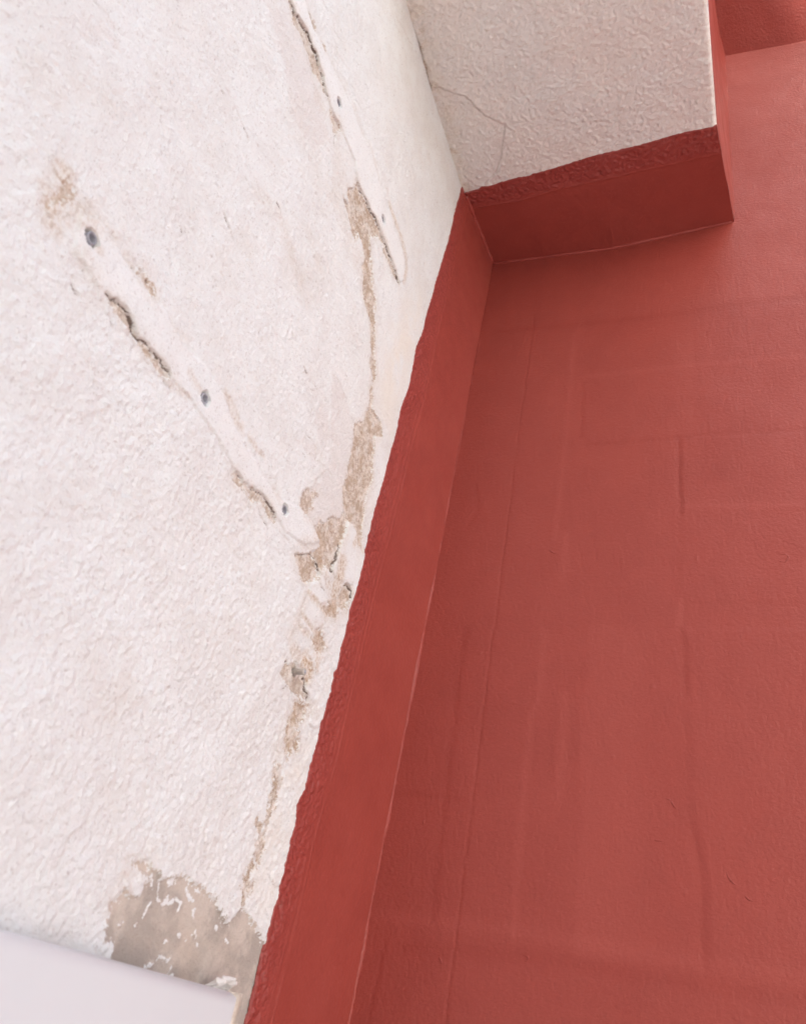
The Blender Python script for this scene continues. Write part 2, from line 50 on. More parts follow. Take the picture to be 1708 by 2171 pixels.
TRAIL = [(9,[(595.8,235.5),(592.8,221.2)]),(9,[(591.5,228.4),(601.6,226.6)]),(9,[(585.3,198.4),(591.7,193.8),(590.8,185.1),(590.4,178.1),(592.6,174.8)]),(6,[(590.4,165.9),(593.2,155.6)]),(8,[(590.7,146.3),(591.1,138.8),(594,132)]),(6,[(587.2,126.4),(586.3,118.8)]),(9,[(585.4,113.6),(590.6,110.2)]),(4,[(589.7,102.8),(591,96.6)]),(5,[(577.6,154.5),(584.6,150.9)])]
CREAM = [[(624.4,234.5),(625.6,212.3),(623.3,182.5),(626.7,155.9),(630.1,130.4),(635.3,112.5),(617,102),(592,108.1),(591.7,126.4),(596.6,146.8),(594.1,172.5),(595.9,208.2)],[(620.9,844.8),(633.4,790.3),(627.3,718.7),(623.8,655.3),(626.1,608.4),(594.3,599),(569.6,629),(569.2,700.8),(586.8,785.4)]]
EDGE = [(653.4,1118),(651.3,1093.8),(648.5,1062.3),(651.2,1031.2),(652.5,994.8),(649.2,967.4),(647.9,937.6),(645.4,903.3),(646.3,895.3),(647,871.9),(644.5,847.1),(642.8,821.9),(642.8,801.3),(639.4,780.4),(634.8,762),(636.1,747.2),(638,725.4),(638.7,706),(639.4,687),(636.1,668.9),(635.7,652.5),(638.9,638.7),(638,637.6),(639.8,630.2),(639,622.4),(639.5,608),(637.4,593.7),(638.4,579),(637.2,563.9),(637.8,546.3),(636.7,529.8),(637.2,526.1),(634.3,515.6),(635.2,506.3),(634.9,491.3),(634,488),(636.5,478.2),(635.4,468.8),(637.1,458.7),(636.3,450.8),(640,446.8),(639.2,437.1),(640.1,421.5),(639.5,408.7),(638.4,396.7),(635.8,380.7),(638.2,370.5),(638.7,359.2),(639.8,358.2),(638.8,344.7),(640.7,332.3),(640,324.2),(640.5,317.4),(637.8,314.1),(638.4,307.2),(639.2,298.6),(638.5,288),(637.6,275.2),(637,265),(637.5,250.5),(637.5,247.7),(638.8,236.5),(636.6,221.7),(637.1,206.1),(638.3,202.9),(632,191.2),(633.7,180.3),(637.4,177.3),(636.8,164.5),(635,159.1),(637.3,154.3),(637.8,144.3),(637.5,134.3),(636.9,122.5),(638.4,115.1),(637.5,106.7),(637.4,97.4),(638.5,80.6),(639,70.9),(640.4,57.1),(640.5,42.8),(641,28.3)]
TAPE = [(681.4,785),(684.3,738.7),(682.2,689.8),(681.3,650.7),(675.6,380.2),(676.6,347.3),(676.9,303.8),(678.7,248.7),(671,165.7),(673.5,133),(674.9,108.8)]
SEDGE = [(-335.3,665.3),(-331.3,663.7),(-311.9,662.2),(-305.3,658.2),(-284.6,658.6),(-274.4,656.1),(-248.1,654),(-232.8,654.9),(-223.6,651.6),(-217.2,651.9),(-172,646.9),(-131.7,641.3),(-103.5,640.6),(-72.2,638.3),(-34.8,634.9),(-11.5,632.5),(11.3,632.6),(30.6,632.4)]
STAPE = [(-307,691.7),(-255.6,692.8),(-192.5,683.7),(-125.7,681.2),(-54.6,677.8),(33.1,675.3)]
SCRACK = [(0.6,0.5,[(-350.2,395.8),(-346,415.8),(-340.8,439.7),(-340,454.9),(-341.4,490.7),(-340.8,501.5),(-331.2,500.1),(-312.2,511.4),(-296.2,520.3),(-283.5,543),(-272,556.6),(-251.6,572.2)]),(0.4,0.3,[(-251.6,572.2),(-263.1,608.3),(-279.8,641.3)]),(0.4,0.25,[(-249.9,572.6),(-199.4,572.2),(-156.3,588.8),(-105.8,597.8)]),(0.4,0.5,[(9.3,499.3),(6.1,506.2)]),(0.4,0.3,[(-10.6,541.6),(13.7,549.7)])]
SSTEP = [(-350.2,395.8),(-346,415.8),(-340.8,439.7),(-340,454.9),(-341.4,490.7),(-340.8,501.5),(-331.2,500.1),(-312.2,511.4),(-296.2,520.3),(-283.5,543),(-272,556.6),(-251.6,572.2),(-263.1,608.3),(-279.8,641.3),(-312.6,664.4),(-341.5,667.4),(-350,513.9),(-363.3,392.7)]
MARK = [(1,-0.35,[(-236.9,1000.7),(-236.6,804.1),(-235.4,616.2),(-233.3,452.4)]),(1,-0.4,[(-235.2,452.3),(-233.2,374.2),(-230.3,64.2)]),(4,0.25,[(-174.6,944.3),(-174.1,825.6),(-173.4,694.1),(-175.6,575.6)]),(5,0.3,[(-164.1,582.6),(-162.5,518.3)]),(3,-0.3,[(-154.3,837.7),(-152.2,739.8)]),(3,-0.35,[(-31,728.3),(-30.9,610.3)]),(4,-0.25,[(-145,726),(-1.6,727.6),(109.9,725)]),(5,0.25,[(-28.1,617.5),(99.8,612.8)]),(4,0.3,[(-33.7,489.6),(-36.6,455)]),(6,-0.2,[(-294.1,970.4),(-146.7,964.2),(-11.6,963.9),(132,967.7)]),(5,0.18,[(-151.6,852.1),(-16.9,855.1),(121.4,851.1)]),(3,-0.25,[(-284.7,668.1),(-275.7,626.1),(-285.7,602.6)]),(6,0.35,[(-309.7,139.8),(-179.6,143.4),(-78.9,140.3),(-17.2,138.3),(58.3,139)]),(6,-0.3,[(-277.3,116.9),(-150.7,125.1),(-36.8,122.4),(55.2,122.3)]),(2,-0.25,[(-298.2,118.8),(-300.1,53.3)]),(4,0.25,[(-178.5,453.1),(-175.9,370.3),(-183.8,345.2),(-182.9,278.4),(-181.2,195.1),(-179.6,143.4)]),(5,0.4,[(-151.3,371.4),(-148.9,317.6),(-149.1,264.8)]),(3,-0.3,[(-32.8,455),(-27.6,435.5),(-28.5,379.8)]),(4,-0.35,[(-23.4,250.4),(-16.4,208.5),(-17.2,139.3)]),(4,-0.25,[(-267.7,451.9),(-267.2,382.7),(-255.4,145.4)]),(3,-0.2,[(-335.3,257.7),(-242.4,256.9)]),(2,-0.3,[(53.9,1937.6),(53.8,1936.4)])]
CURL = [[(-180.6,562.9),(-177.3,559.2),(-172.7,556.5),(-169.8,557.9)],[(66.9,546.2),(70.8,548.4),(76.9,548.2),(79,543.6),(74.9,538.5),(68.9,539.3),(66.8,545.2)],[(1.9,217.4),(3.9,210.8),(7,206.6),(13.4,203.3)],[(15.3,197.6),(19.5,194.3),(24.1,193.1)],[(-50.9,276.2),(-43.5,273.7),(-39.9,267.6),(-37,265.1)],[(-277.3,236),(-279.5,231.7),(-279.6,228.9)],[(-244.6,115.6),(-241,111.6),(-240.2,108.4)],[(-171.4,124.9),(-166.6,126.4),(-162.4,125.3),(-164.5,122.2),(-168.6,122)],[(-59.3,235.9),(-49.7,235.7)],[(-228.1,1009.6),(-221.6,1015.4),(-219.6,1009.1)]]
BUMP = [(-92.6,771.6),(-83.8,726),(-149.4,701.9),(-56,580.6),(-32.5,595.1),(-14.5,545.7),(-93.4,509.2),(83.5,733.7),(-48.7,892.1),(-206.9,279.3),(-245.8,422.3),(-241.7,334.4),(-304.5,182.9),(-200.4,364.5),(-31.4,193.2),(-60.2,387.5),(38.8,257.5),(-97.3,312.5),(-232.3,197),(-38.5,430.5)]
STEPS = [[(-17.2,138.3),(-16.4,208.5),(-23.4,250.4),(-25.9,379.9),(-30,455.1),(181.6,457.9),(132.8,141.3)],[(-33.7,489.6),(-28.1,613.9),(-29.5,728.2),(187.9,723.1),(156.3,488)]]
PLUGS = {'1':(202.8,373.5),'2':(339.9,377.3),'3':(477.4,382.4),'4':(342,801.2),'5':(481.5,805),'pin':(568.5,278.5)}

# ------------------------------------------------------------------ helpers
C = scene.collection
def tag(o, label=None, cat=None, group=None, kind=None):
    if label: o['label'] = label
    if cat: o['category'] = cat
    if group: o['group'] = group
    if kind: o['kind'] = kind
    return o
def empty(name, loc, *a, **k):
    o = bpy.data.objects.new(name, None); C.objects.link(o); o.location = loc; o.empty_display_size = .05
    return tag(o, *a, **k)
def put(name, me, mat, parent=None, loc=None):
    o = bpy.data.objects.new(name, me); C.objects.link(o)
    if mat: me.materials.append(mat)
    if parent:
        o.parent = parent; o.matrix_parent_inverse = Matrix.Translation(-parent.location)
    if loc: o.location = loc
    return o
def grid_mesh(name, P, attrs=None, smooth=True, flip=False):
    """P: (rows, cols, 3) array"""
    n, m = P.shape[:2]
    me = bpy.data.meshes.new(name)
    me.vertices.add(n * m); me.vertices.foreach_set('co', P.reshape(-1).astype(np.float32))
    idx = np.arange(n * m, dtype=np.int32).reshape(n, m)
    q = np.stack([idx[:-1, :-1], idx[:-1, 1:], idx[1:, 1:], idx[1:, :-1]], -1).reshape(-1, 4)
    if flip: q = q[:, ::-1]
    me.loops.add(q.size); me.loops.foreach_set('vertex_index', q.reshape(-1))
    me.polygons.add(len(q)); me.polygons.foreach_set('loop_start', np.arange(0, q.size, 4, dtype=np.int32))
    me.update(calc_edges=True); me.validate()
    if smooth: me.polygons.foreach_set('use_smooth', np.ones(len(q), dtype=bool))
    for k, a in (attrs or {}).items():
        at = me.attributes.new(k, 'FLOAT', 'POINT'); at.data.foreach_set('value', a.reshape(-1).astype(np.float32))
    return me
class MB:
    def __init__(s): s.v = []; s.f = []
    def box(s, a, b):
        k = len(s.v); x0, y0, z0 = a; x1, y1, z1 = b
        s.v += [(x0, y0, z0), (x1, y0, z0), (x1, y1, z0), (x0, y1, z0), (x0, y0, z1), (x1, y0, z1), (x1, y1, z1), (x0, y1, z1)]
        s.f += [tuple(k + i for i in q) for q in ((3, 2, 1, 0), (4, 5, 6, 7), (0, 1, 5, 4), (1, 2, 6, 5), (2, 3, 7, 6), (3, 0, 4, 7))]
        return s
    def prism(s, poly, axis, a, b):
        """extrude polygon (2d) along axis 0/1/2 from a to b"""
        k = len(s.v); n = len(poly)
        for c in (a, b):
            for p in poly:
                q = list(p); q.insert(axis, c); s.v.append(tuple(q))
        s.f += [tuple(range(k + n - 1, k - 1, -1)), tuple(range(k + n, k + 2 * n))]
        s.f += [(k + i, k + (i + 1) % n, k + n + (i + 1) % n, k + n + i) for i in range(n)]
        return s
    def tube(s, pts, rad, seg=8):
        k = len(s.v); n = len(pts)
        for i, p in enumerate(pts):
            p = Vector(p); d = (Vector(pts[min(i + 1, n - 1)]) - Vector(pts[max(i - 1, 0)])).normalized()
            a = d.orthogonal().normalized(); b = d.cross(a); r = rad[i] if hasattr(rad, '__len__') else rad
            for j in range(seg):
                t = 2 * math.pi * j / seg; s.v.append(tuple(p + a * r * math.cos(t) + b * r * math.sin(t)))
        for i in range(n - 1):
            for j in range(seg):
                s.f.append((k + i * seg + j, k + i * seg + (j + 1) % seg, k + (i + 1) * seg + (j + 1) % seg, k + (i + 1) * seg + j))
        s.f += [tuple(k + j for j in range(seg))[::-1], tuple(k + (n - 1) * seg + j for j in range(seg))]
        return s
    def lathe_x(s, prof, cy, cz, seg=28, jit=0):
        """closed profile (x, r) swept round an axis along X"""
        k = len(s.v); n = len(prof)
        for j in range(seg):
            t = 2 * math.pi * j / seg
            for x, r in prof: s.v.append((x, cy + r * math.cos(t), cz + r * math.sin(t)))
        for j in range(seg):
            j2 = (j + 1) % seg
            for i in range(n - 1): s.f.append((k + j * n + i, k + j * n + i + 1, k + j2 * n + i + 1, k + j2 * n + i))
        return s
    def mesh(s, name, smooth=False):
        me = bpy.data.meshes.new(name); me.from_pydata(s.v, [], s.f); me.update()
        import bmesh
        bm = bmesh.new(); bm.from_mesh(me); bmesh.ops.recalc_face_normals(bm, faces=bm.faces); bm.to_mesh(me); bm.free()
        if smooth: me.polygons.foreach_set('use_smooth', np.ones(len(me.polygons), dtype=bool))
        return me

rng = np.random.RandomState(7)
PERM = rng.permutation(4096).astype(np.int32); GRAD = rng.rand(4096).astype(np.float32) * 2 * np.pi
GX, GY = np.cos(GRAD), np.sin(GRAD); RND = rng.rand(4096).astype(np.float32)
def perlin(x, y, seed=0):
    xi = np.floor(x).astype(np.int32); yi = np.floor(y).astype(np.int32)
    fx = (x - xi).astype(np.float32); fy = (y - yi).astype(np.float32)
    def g(a, b):
        h = PERM[(PERM[(xi + a + seed * 131) & 4095] + yi + b) & 4095]
        return GX[h] * (fx - a) + GY[h] * (fy - b)
    u = fx * fx * fx * (fx * (fx * 6 - 15) + 10); w = fy * fy * fy * (fy * (fy * 6 - 15) + 10)
    a = g(0, 0); a += u * (g(1, 0) - a); b = g(0, 1); b += u * (g(1, 1) - b)
    return (a + w * (b - a)) * 1.45
def fbm(x, y, sc, oct=3, seed=0, gain=.5):
    t = 0; a = 1; n = 0
    for o in range(oct):
        t = t + a * perlin(x / sc, y / sc, seed + o * 7); n += a; a *= gain; sc = sc / 2.03
    return t / n
def grains(x, y, sc, seed=0, fill=.75):
    """rounded grains of uneven size and height, 0..1"""
    x = x / sc; y = y / sc
    xi = np.floor(x).astype(np.int32); yi = np.floor(y).astype(np.int32); out = np.zeros(x.shape, np.float32)
    for a in (-1, 0, 1):
        for b in (-1, 0, 1):
            h = PERM[(PERM[(xi + a + seed * 131) & 4095] + yi + b) & 4095]
            r1 = RND[h]; r2 = RND[(h + 1371) & 4095]; r3 = RND[(h + 2717) & 4095]; r4 = RND[(h + 3301) & 4095]
            dx = x - (xi + a + r1); dy = y - (yi + b + r2); th = r4 * 3.1416; c = np.cos(th); q = np.sin(th); el = .65 + .7 * r4
            d2 = ((dx * c + dy * q) * el) ** 2 + ((dy * c - dx * q) / el) ** 2; rad = .35 + .55 * r3
            out = np.maximum(out, (r3 < fill) * (.35 + .65 * r1) * np.clip(1 - d2 / (rad * rad), 0, 1))
    return out
def sstep(a, b, x):
    t = np.clip((x - a) / (b - a), 0, 1); return t * t * (3 - 2 * t)
def seg_dist(x, y, pts):
    d = np.full(x.shape, 1e9, np.float32)
    for (ax, ay), (bx, by) in zip(pts[:-1], pts[1:]):
        vx, vy = bx - ax, by - ay; L = vx * vx + vy * vy + 1e-9
        t = np.clip(((x - ax) * vx + (y - ay) * vy) / L, 0, 1)
        d = np.minimum(d, (x - ax - t * vx) ** 2 + (y - ay - t * vy) ** 2)
    return np.sqrt(d)
def poly_sd(x, y, pts):
    """signed distance, positive inside"""
    d = seg_dist(x, y, list(pts) + [pts[0]]); ins = np.zeros(x.shape, bool)
    for (ax, ay), (bx, by) in zip(pts, list(pts[1:]) + [pts[0]]):
        c = (ay > y) != (by > y)
        with np.errstate(divide='ignore', invalid='ignore'):
            ins ^= c & (x < (bx - ax) * (y - ay) / (by - ay + 1e-12) + ax)
    return np.where(ins, d, -d)
def window(u, v, pts, mar):
    """slices of a regular grid (u along columns, v along rows) round pts"""
    a = np.array(pts); uu = u[0]; vv = v[:, 0]
    i = slice(*np.searchsorted(vv, [a[:, 1].min() - mar, a[:, 1].max() + mar])); j = slice(*np.searchsorted(uu, [a[:, 0].min() - mar, a[:, 0].max() + mar]))
    return i, j

# ------------------------------------------------------------------ materials
class NT:
    def __init__(s, name):
        s.m = bpy.data.materials.new(name); s.m.use_nodes = True; s.t = s.m.node_tree; s.b = s.t.nodes['Principled BSDF']
        s.co = s.t.nodes.new('ShaderNodeTexCoord').outputs['Object']
    def link(s, a, b): s.t.links.new(a, b)
    def val(s, sock, v):
        if isinstance(v, bpy.types.NodeSocket): s.link(v, sock)
        else: sock.default_value = v if not isinstance(v, tuple) or len(v) != 3 else (*v, 1)
    def noise(s, scale, detail=3, rough=.55, dist=0, vec=None, stretch=None):
        n = s.t.nodes.new('ShaderNodeTexNoise'); n.inputs['Scale'].default_value = scale; n.inputs['Detail'].default_value = detail
        n.inputs['Roughness'].default_value = rough; n.inputs['Distortion'].default_value = dist
        src = vec or s.co
        if stretch:
            mp = s.t.nodes.new('ShaderNodeMapping'); mp.inputs['Scale'].default_value = stretch; s.link(src, mp.inputs[0]); src = mp.outputs[0]
        s.link(src, n.inputs['Vector']); return n.outputs['Fac']
    def voro(s, scale, feat='F1', rnd=1):
        n = s.t.nodes.new('ShaderNodeTexVoronoi'); n.feature = feat; n.inputs['Scale'].default_value = scale; n.inputs['Randomness'].default_value = rnd
        s.link(s.co, n.inputs['Vector']); return n.outputs['Distance']
    def attr(s, name):
        n = s.t.nodes.new('ShaderNodeAttribute'); n.attribute_name = name; return n.outputs['Fac']
    def math(s, op, a, b=0., c=0., clamp=False):
        n = s.t.nodes.new('ShaderNodeMath'); n.operation = op; n.use_clamp = clamp
        for i, q in enumerate((a, b, c)): s.val(n.inputs[i], q)
        return n.outputs[0]
    def ramp(s, f, lo, hi, a=0., b=1.):
        n = s.t.nodes.new('ShaderNodeMapRange'); n.interpolation_type = 'SMOOTHSTEP'
        s.val(n.inputs['Value'], f); n.inputs['From Min'].default_value = lo; n.inputs['From Max'].default_value = hi
        n.inputs['To Min'].default_value = a; n.inputs['To Max'].default_value = b; return n.outputs[0]
    def mix(s, f, a, b):
        n = s.t.nodes.new('ShaderNodeMix'); n.data_type = 'RGBA'
        s.val(n.inputs[0], f); s.val(n.inputs[6], a); s.val(n.inputs[7], b); return n.outputs[2]
    def bump(s, h, strength, dist, prev=None):
        n = s.t.nodes.new('ShaderNodeBump'); s.val(n.inputs['Strength'], strength); n.inputs['Distance'].default_value = dist
        s.link(h, n.inputs['Height'])
        if prev: s.link(prev, n.inputs['Normal'])
        return n.outputs[0]
    def done(s, col, rough, nrm=None, spec=.5):
        s.val(s.b.inputs['Base Color'], col); s.val(s.b.inputs['Roughness'], rough); s.b.inputs['Specular IOR Level'].default_value = spec
        if nrm: s.link(nrm, s.b.inputs['Normal'])
        return s.m

def white_render(name, soffit=False):
    t = NT(name)
    A = {k: t.attr(k) for k in ('bare', 'tone', 'under', 'grey', 'crack', 'stain', 'cream', 'rough')}
    n1 = t.noise(330, 4, .6); n2 = t.noise(900, 3, .6); n3 = t.noise(120, 4, .6); n4 = t.noise(25, 4, .55); n5 = t.noise(6, 3, .5)
    white = t.mix(t.ramp(n4, .35, .7), (.78, .81, .815), (.74, .75, .745))
    white = t.mix(t.math('MULTIPLY', t.ramp(n5, .5, .75), .5), white, (.755, .745, .725))
    white = t.mix(t.math('MULTIPLY', t.ramp(t.noise(11, 5, .65), .52, .70), .40), white, (.68, .65, .61))
    white = t.mix(t.math('MULTIPLY', t.ramp(n2, .38, .66), .22), white, (.60, .575, .56))
    white = t.mix(t.math('MULTIPLY', t.math('MULTIPLY', A['rough'], t.ramp(n4, .3, .55)), .6), white, (.83, .855, .86))
    # soot and dust caught in the low spots and pin holes
    sp = t.math('MULTIPLY', t.ramp(t.noise(420, 2, .55), .56, .70), t.ramp(n3, .40, .60))
    white = t.mix(t.math('MULTIPLY', sp, .42), white, (.40, .34, .31))
    sp2 = t.ramp(t.noise(520, 1, .5, .6), .665, .74)
    white = t.mix(t.math('MULTIPLY', sp2, .30), white, (.28, .24, .23))
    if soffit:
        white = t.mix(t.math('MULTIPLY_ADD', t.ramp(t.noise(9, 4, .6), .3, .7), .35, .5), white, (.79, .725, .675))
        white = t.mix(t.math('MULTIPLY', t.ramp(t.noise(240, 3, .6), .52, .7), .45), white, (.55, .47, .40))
    cream = t.mix(t.math('MULTIPLY', A['cream'], t.ramp(n4, .3, .6)), white, (.785, .74, .66))
    stn = t.math('MULTIPLY', A['stain'], t.math('MULTIPLY_ADD', t.ramp(n1, .34, .66), .8, t.math('MULTIPLY_ADD', n3, .7, .05)))
    col = t.mix(t.math('MINIMUM', t.math('MULTIPLY', stn, 1.0), 1.), cream, t.mix(t.ramp(n1, .38, .7), (.64, .515, .39), (.41, .30, .21)))
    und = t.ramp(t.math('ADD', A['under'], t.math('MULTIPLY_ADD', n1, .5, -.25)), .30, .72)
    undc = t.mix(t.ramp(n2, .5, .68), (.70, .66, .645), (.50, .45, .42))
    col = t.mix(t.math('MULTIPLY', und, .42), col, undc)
    # bare tan render, grainy
    ed = t.math('ADD', A['bare'], t.math('ADD', t.math('MULTIPLY_ADD', n1, 1.3, -.65), t.math('MULTIPLY_ADD', n2, .7, -.35)))
    bm_ = t.ramp(ed, .46, .60)
    n6 = t.noise(75, 4, .65)
    tan = t.mix(t.ramp(n1, .36, .62), (.66, .60, .53), (.54, .455, .37))
    tan = t.mix(t.math('MULTIPLY', t.ramp(t.noise(290, 4, .68), .47, .58), .85), tan, (.33, .25, .19))
    tan = t.mix(t.math('MULTIPLY', t.ramp(t.noise(210, 5, .7, .4), .52, .58), .9), tan, (.80, .74, .68))
    tan = t.mix(t.math('MULTIPLY', t.ramp(n6, .49, .62), .75), tan, (.40, .305, .22))
    tan = t.mix(t.math('MULTIPLY', t.ramp(n6, .47, .36), .8), tan, (.67, .62, .56))
    tan = t.mix(t.math('MULTIPLY', A['stain'], .6), tan, (.48, .33, .215))
    tone = t.math('MULTIPLY', t.math('MULTIPLY', bm_, t.ramp(n6, .30, .55, .55, 1.)), t.math('MULTIPLY_ADD', A['tone'], .5, .48))
    col = t.mix(tone, col, tan)
    # grey cement skim
    gm = t.ramp(t.math('ADD', A['grey'], t.math('ADD', t.math('MULTIPLY_ADD', n1, 1.1, -.55), t.math('MULTIPLY_ADD', n3, .9, -.45))), .46, .54)
    gy = t.mix(t.ramp(t.noise(26, 5, .65), .42, .60), (.58, .52, .46), (.41, .365, .325))
    gy = t.mix(t.math('MULTIPLY', t.ramp(t.noise(70, 4, .6, 0, None, (1, .2, 1)), .45, .7), .5), gy, (.53, .465, .40))
    gy = t.mix(t.math('MULTIPLY', A['stain'], .7), gy, (.60, .475, .385))
    gy = t.mix(t.math('MULTIPLY', t.ramp(n2, .6, .72), .4), gy, (.24, .20, .18))
    col = t.mix(gm, col, gy)
    # shade inside cracks and plug holes painted near-black, along with dirt
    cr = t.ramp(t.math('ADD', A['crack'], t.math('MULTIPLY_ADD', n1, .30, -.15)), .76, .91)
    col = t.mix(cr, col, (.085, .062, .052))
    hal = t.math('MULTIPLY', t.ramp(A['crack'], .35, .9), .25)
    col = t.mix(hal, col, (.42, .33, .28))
    hgt = t.math('ADD', t.math('MULTIPLY', n1, .6), t.math('MULTIPLY', n2, .35))
    nr = t.bump(hgt, t.math('MULTIPLY_ADD', bm_, .1, .9), .0020)
    fine = t.bump(t.noise(1900, 2, .6), .25, .0004, nr)
    return t.done(col, t.ramp(n1, .3, .7, .82, .95), fine, .25)

def red_paint(name, peel=1.0):
    t = NT(name)
    n1 = t.noise(260, 2, .5); n2 = t.noise(18, 4, .6); n4 = t.noise(700, 2, .5)
    coat_glint = t.attr('coat_glint'); rgh = t.attr('rough')
    col = t.mix(t.ramp(n2, .3, .7), RED_A, RED_B)
    col = t.mix(t.math('MULTIPLY', t.ramp(t.noise(5, 3, .6, 0, None, (1, 1, .18)), .42, .68), .35), col, RED_C)
    col = t.mix(coat_glint, col, (.350, .071, .055))
    col = t.mix(t.math('MULTIPLY', rgh, .28), col, (.305, .052, .052))  # pinker rough edge: sky reflection put into the paint colour
    col = t.mix(t.math('MULTIPLY', t.ramp(n4, .40, .64), .22), col, (.27, .038, .027))
    col = t.mix(t.math('MULTIPLY', t.ramp(t.noise(420, 2, .5), .58, .70), .14), col, (.45, .12, .10))
    rg = t.math('SUBTRACT', t.ramp(n2, .3, .7, .40, .50), t.math('MULTIPLY', rgh, .06))
    h = t.math('ADD', n1, t.math('MULTIPLY', n4, .4))
    nr = t.bump(h, .42 * peel, .0016)
    nr = t.bump(t.noise(190, 4, .62), t.math('MULTIPLY', rgh, .7), .003, nr)
    wv = t.bump(t.noise(9, 3, .5), .35, .006, nr)
    return t.done(col, rg, wv, .36)
RED_A, RED_B, RED_C = (.298, .051, .038), (.270, .044, .033), (.322, .061, .047)

def plain(name, col, rough, col2=None, scale=60, bump=.2, bscale=300, bdist=.001, spec=.4, metal=0):
    t = NT(name)
    c = t.mix(t.ramp(t.noise(scale, 4, .6), .35, .65), col, col2 or tuple(q * .85 for q in col))
    nr = t.bump(t.noise(bscale, 3, .6), bump, bdist)
    t.b.inputs['Metallic'].default_value = metal
    return t.done(c, rough, nr, spec)
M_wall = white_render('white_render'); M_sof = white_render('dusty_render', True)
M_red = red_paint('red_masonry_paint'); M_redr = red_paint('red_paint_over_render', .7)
M_bead = plain('red_bead', (.345, .060, .046), .45, (.31, .048, .036), 60, .5, 160, .002, .5)
M_white = plain('white_plastic', (.66, .70, .73), .30, (.65, .69, .72), 8, .06, 60, .001, .5)
M_seal = plain('old_sealant', (.70, .64, .56), .6, (.50, .43, .36), 120, .5, 300, .002)
M_plug = plain('grey_nylon', (.40, .405, .45), .5, (.31, .315, .36), 300, .2)
M_pin = plain('zinc_pin', (.54, .50, .46), .55, (.42, .385, .35), 260, .3, 500, .0006)
M_dark = plain('dark_bore', (.022, .024, .03), .8, (.018, .02, .025))
M_core = plain('masonry_core', (.42, .36, .31), .9)
M_plain_white = plain('white_render_plain', (.78, .75, .74), .9, (.74, .71, .69), 30, .5, 200, .002)
M_pave = plain('pale_paving', (.55, .535, .51), .85, (.48, .465, .445), 6, .4, 60, .004)
M_house = plain('pale_house_render', (.70, .66, .60), .9, (.64, .60, .55), 3, .4, 40, .004)
M_tile = plain('clay_roof', (.30, .12, .07), .8, (.24, .09, .05), 5)
M_glass = plain('window_glass', (.04, .05, .06), .08, (.04, .05, .06), 1, 0)
M_door = plain('brown_door', (.10, .055, .03), .5)

# ------------------------------------------------------------------ ground and an unseen gabled block added to shade the corner
me = MB().box((-40, -40, -.3), (40, 40, 0)).mesh('ground')
tag(put('ground', me, M_pave), kind='structure')
YH = -2.6
RX0, RZ0, RS = 1.689, 3.736 + CZ, -.493                    # roof line of the gable: passes (RX0, RZ0), slope RS
ax, az = .75, RZ0 + (.75 - RX0) * RS
ex = 2.55; ez = RZ0 + (ex - RX0) * RS; lx = 2 * ax - ex
hs_ = empty('shade_house', (ax, YH, 0), 'unseen pale gabled block added behind the viewer to shade the corner', 'shade_house')
put('wall', MB().prism([(lx + .3, 0), (ex - .3, 0), (ex - .3, ez - .2), (ax, az - .32), (lx + .3, ez - .2)], 1, YH - .0, YH - 6).mesh('wall'), M_house, hs_)
for sgn, xe in ((1, ex), (-1, lx)):
    put('roof', MB().prism([(ax, az), (xe, ez), (xe, ez - .16), (ax, az - .16)], 1, YH + .2, YH - 6.2).mesh('roof'), M_tile, hs_)
for wx, wz in ((-.35, 1.1), (.3, 3.2)):
    w = put('window', MB().box((wx - .06, YH + .002, wz - .06), (wx + 1.06, YH + .05, wz)).box((wx - .06, YH + .002, wz + 1.3), (wx + 1.06, YH + .05, wz + 1.36)).box((wx - .06, YH + .002, wz), (wx, YH + .05, wz + 1.3)).box((wx + 1, YH + .002, wz), (wx + 1.06, YH + .05, wz + 1.3)).mesh('window'), M_white, hs_)
    p = put('pane', MB().box((wx, YH + .003, wz), (wx + 1, YH + .02, wz + 1.3)).mesh('pane'), M_glass); p.parent = w
put('door', MB().box((.95, YH + .002, 0), (1.65, YH + .06, 2.0)).mesh('door'), M_door, hs_)

# ------------------------------------------------------------------ the white side wall
XW = -.3341; ZB = 1.144                                 # wall plane, underside of the beam (above eye)
RES = 1.15
def stucco(u, v):
    """height of the roughcast in mm at (u, v) mm"""
    w = 1.4 * perlin(u / 6, v / 6, 15); z = 1.4 * perlin(u / 6, v / 6, 16)
    return .75 * fbm(u, v, 16, 3, 11, .6) + .75 * grains(u + w, v + z, 7.5, 1) + .62 * grains(u + w, v - z, 4.3, 2) + .30 * fbm(u, v, 3.2, 1, 17) - .7 * sstep(.34, .8, perlin(u / 6, v / 6, 19)) - .45
def amp(u, v):
    k = .60 + .38 * sstep(420, 330, v + .10 * (u - 300) + 25 * perlin(u / 60, v / 60, 31)) + .18 * sstep(0, .5, fbm(u, v, 90, 2, 33))
    k *= 1 - .35 * sstep(480, 560, u) * sstep(280, 420, v)
    return np.clip(k, .12, 1.6)
def big(u, v): return 2.2 * fbm(u, v, 160, 2, 41) + .9 * fbm(u, v, 45, 2, 42)
def lean(u, v): return -8.0 * sstep(600, 1144, v) * (1 - .75 * sstep(480, 672, u))

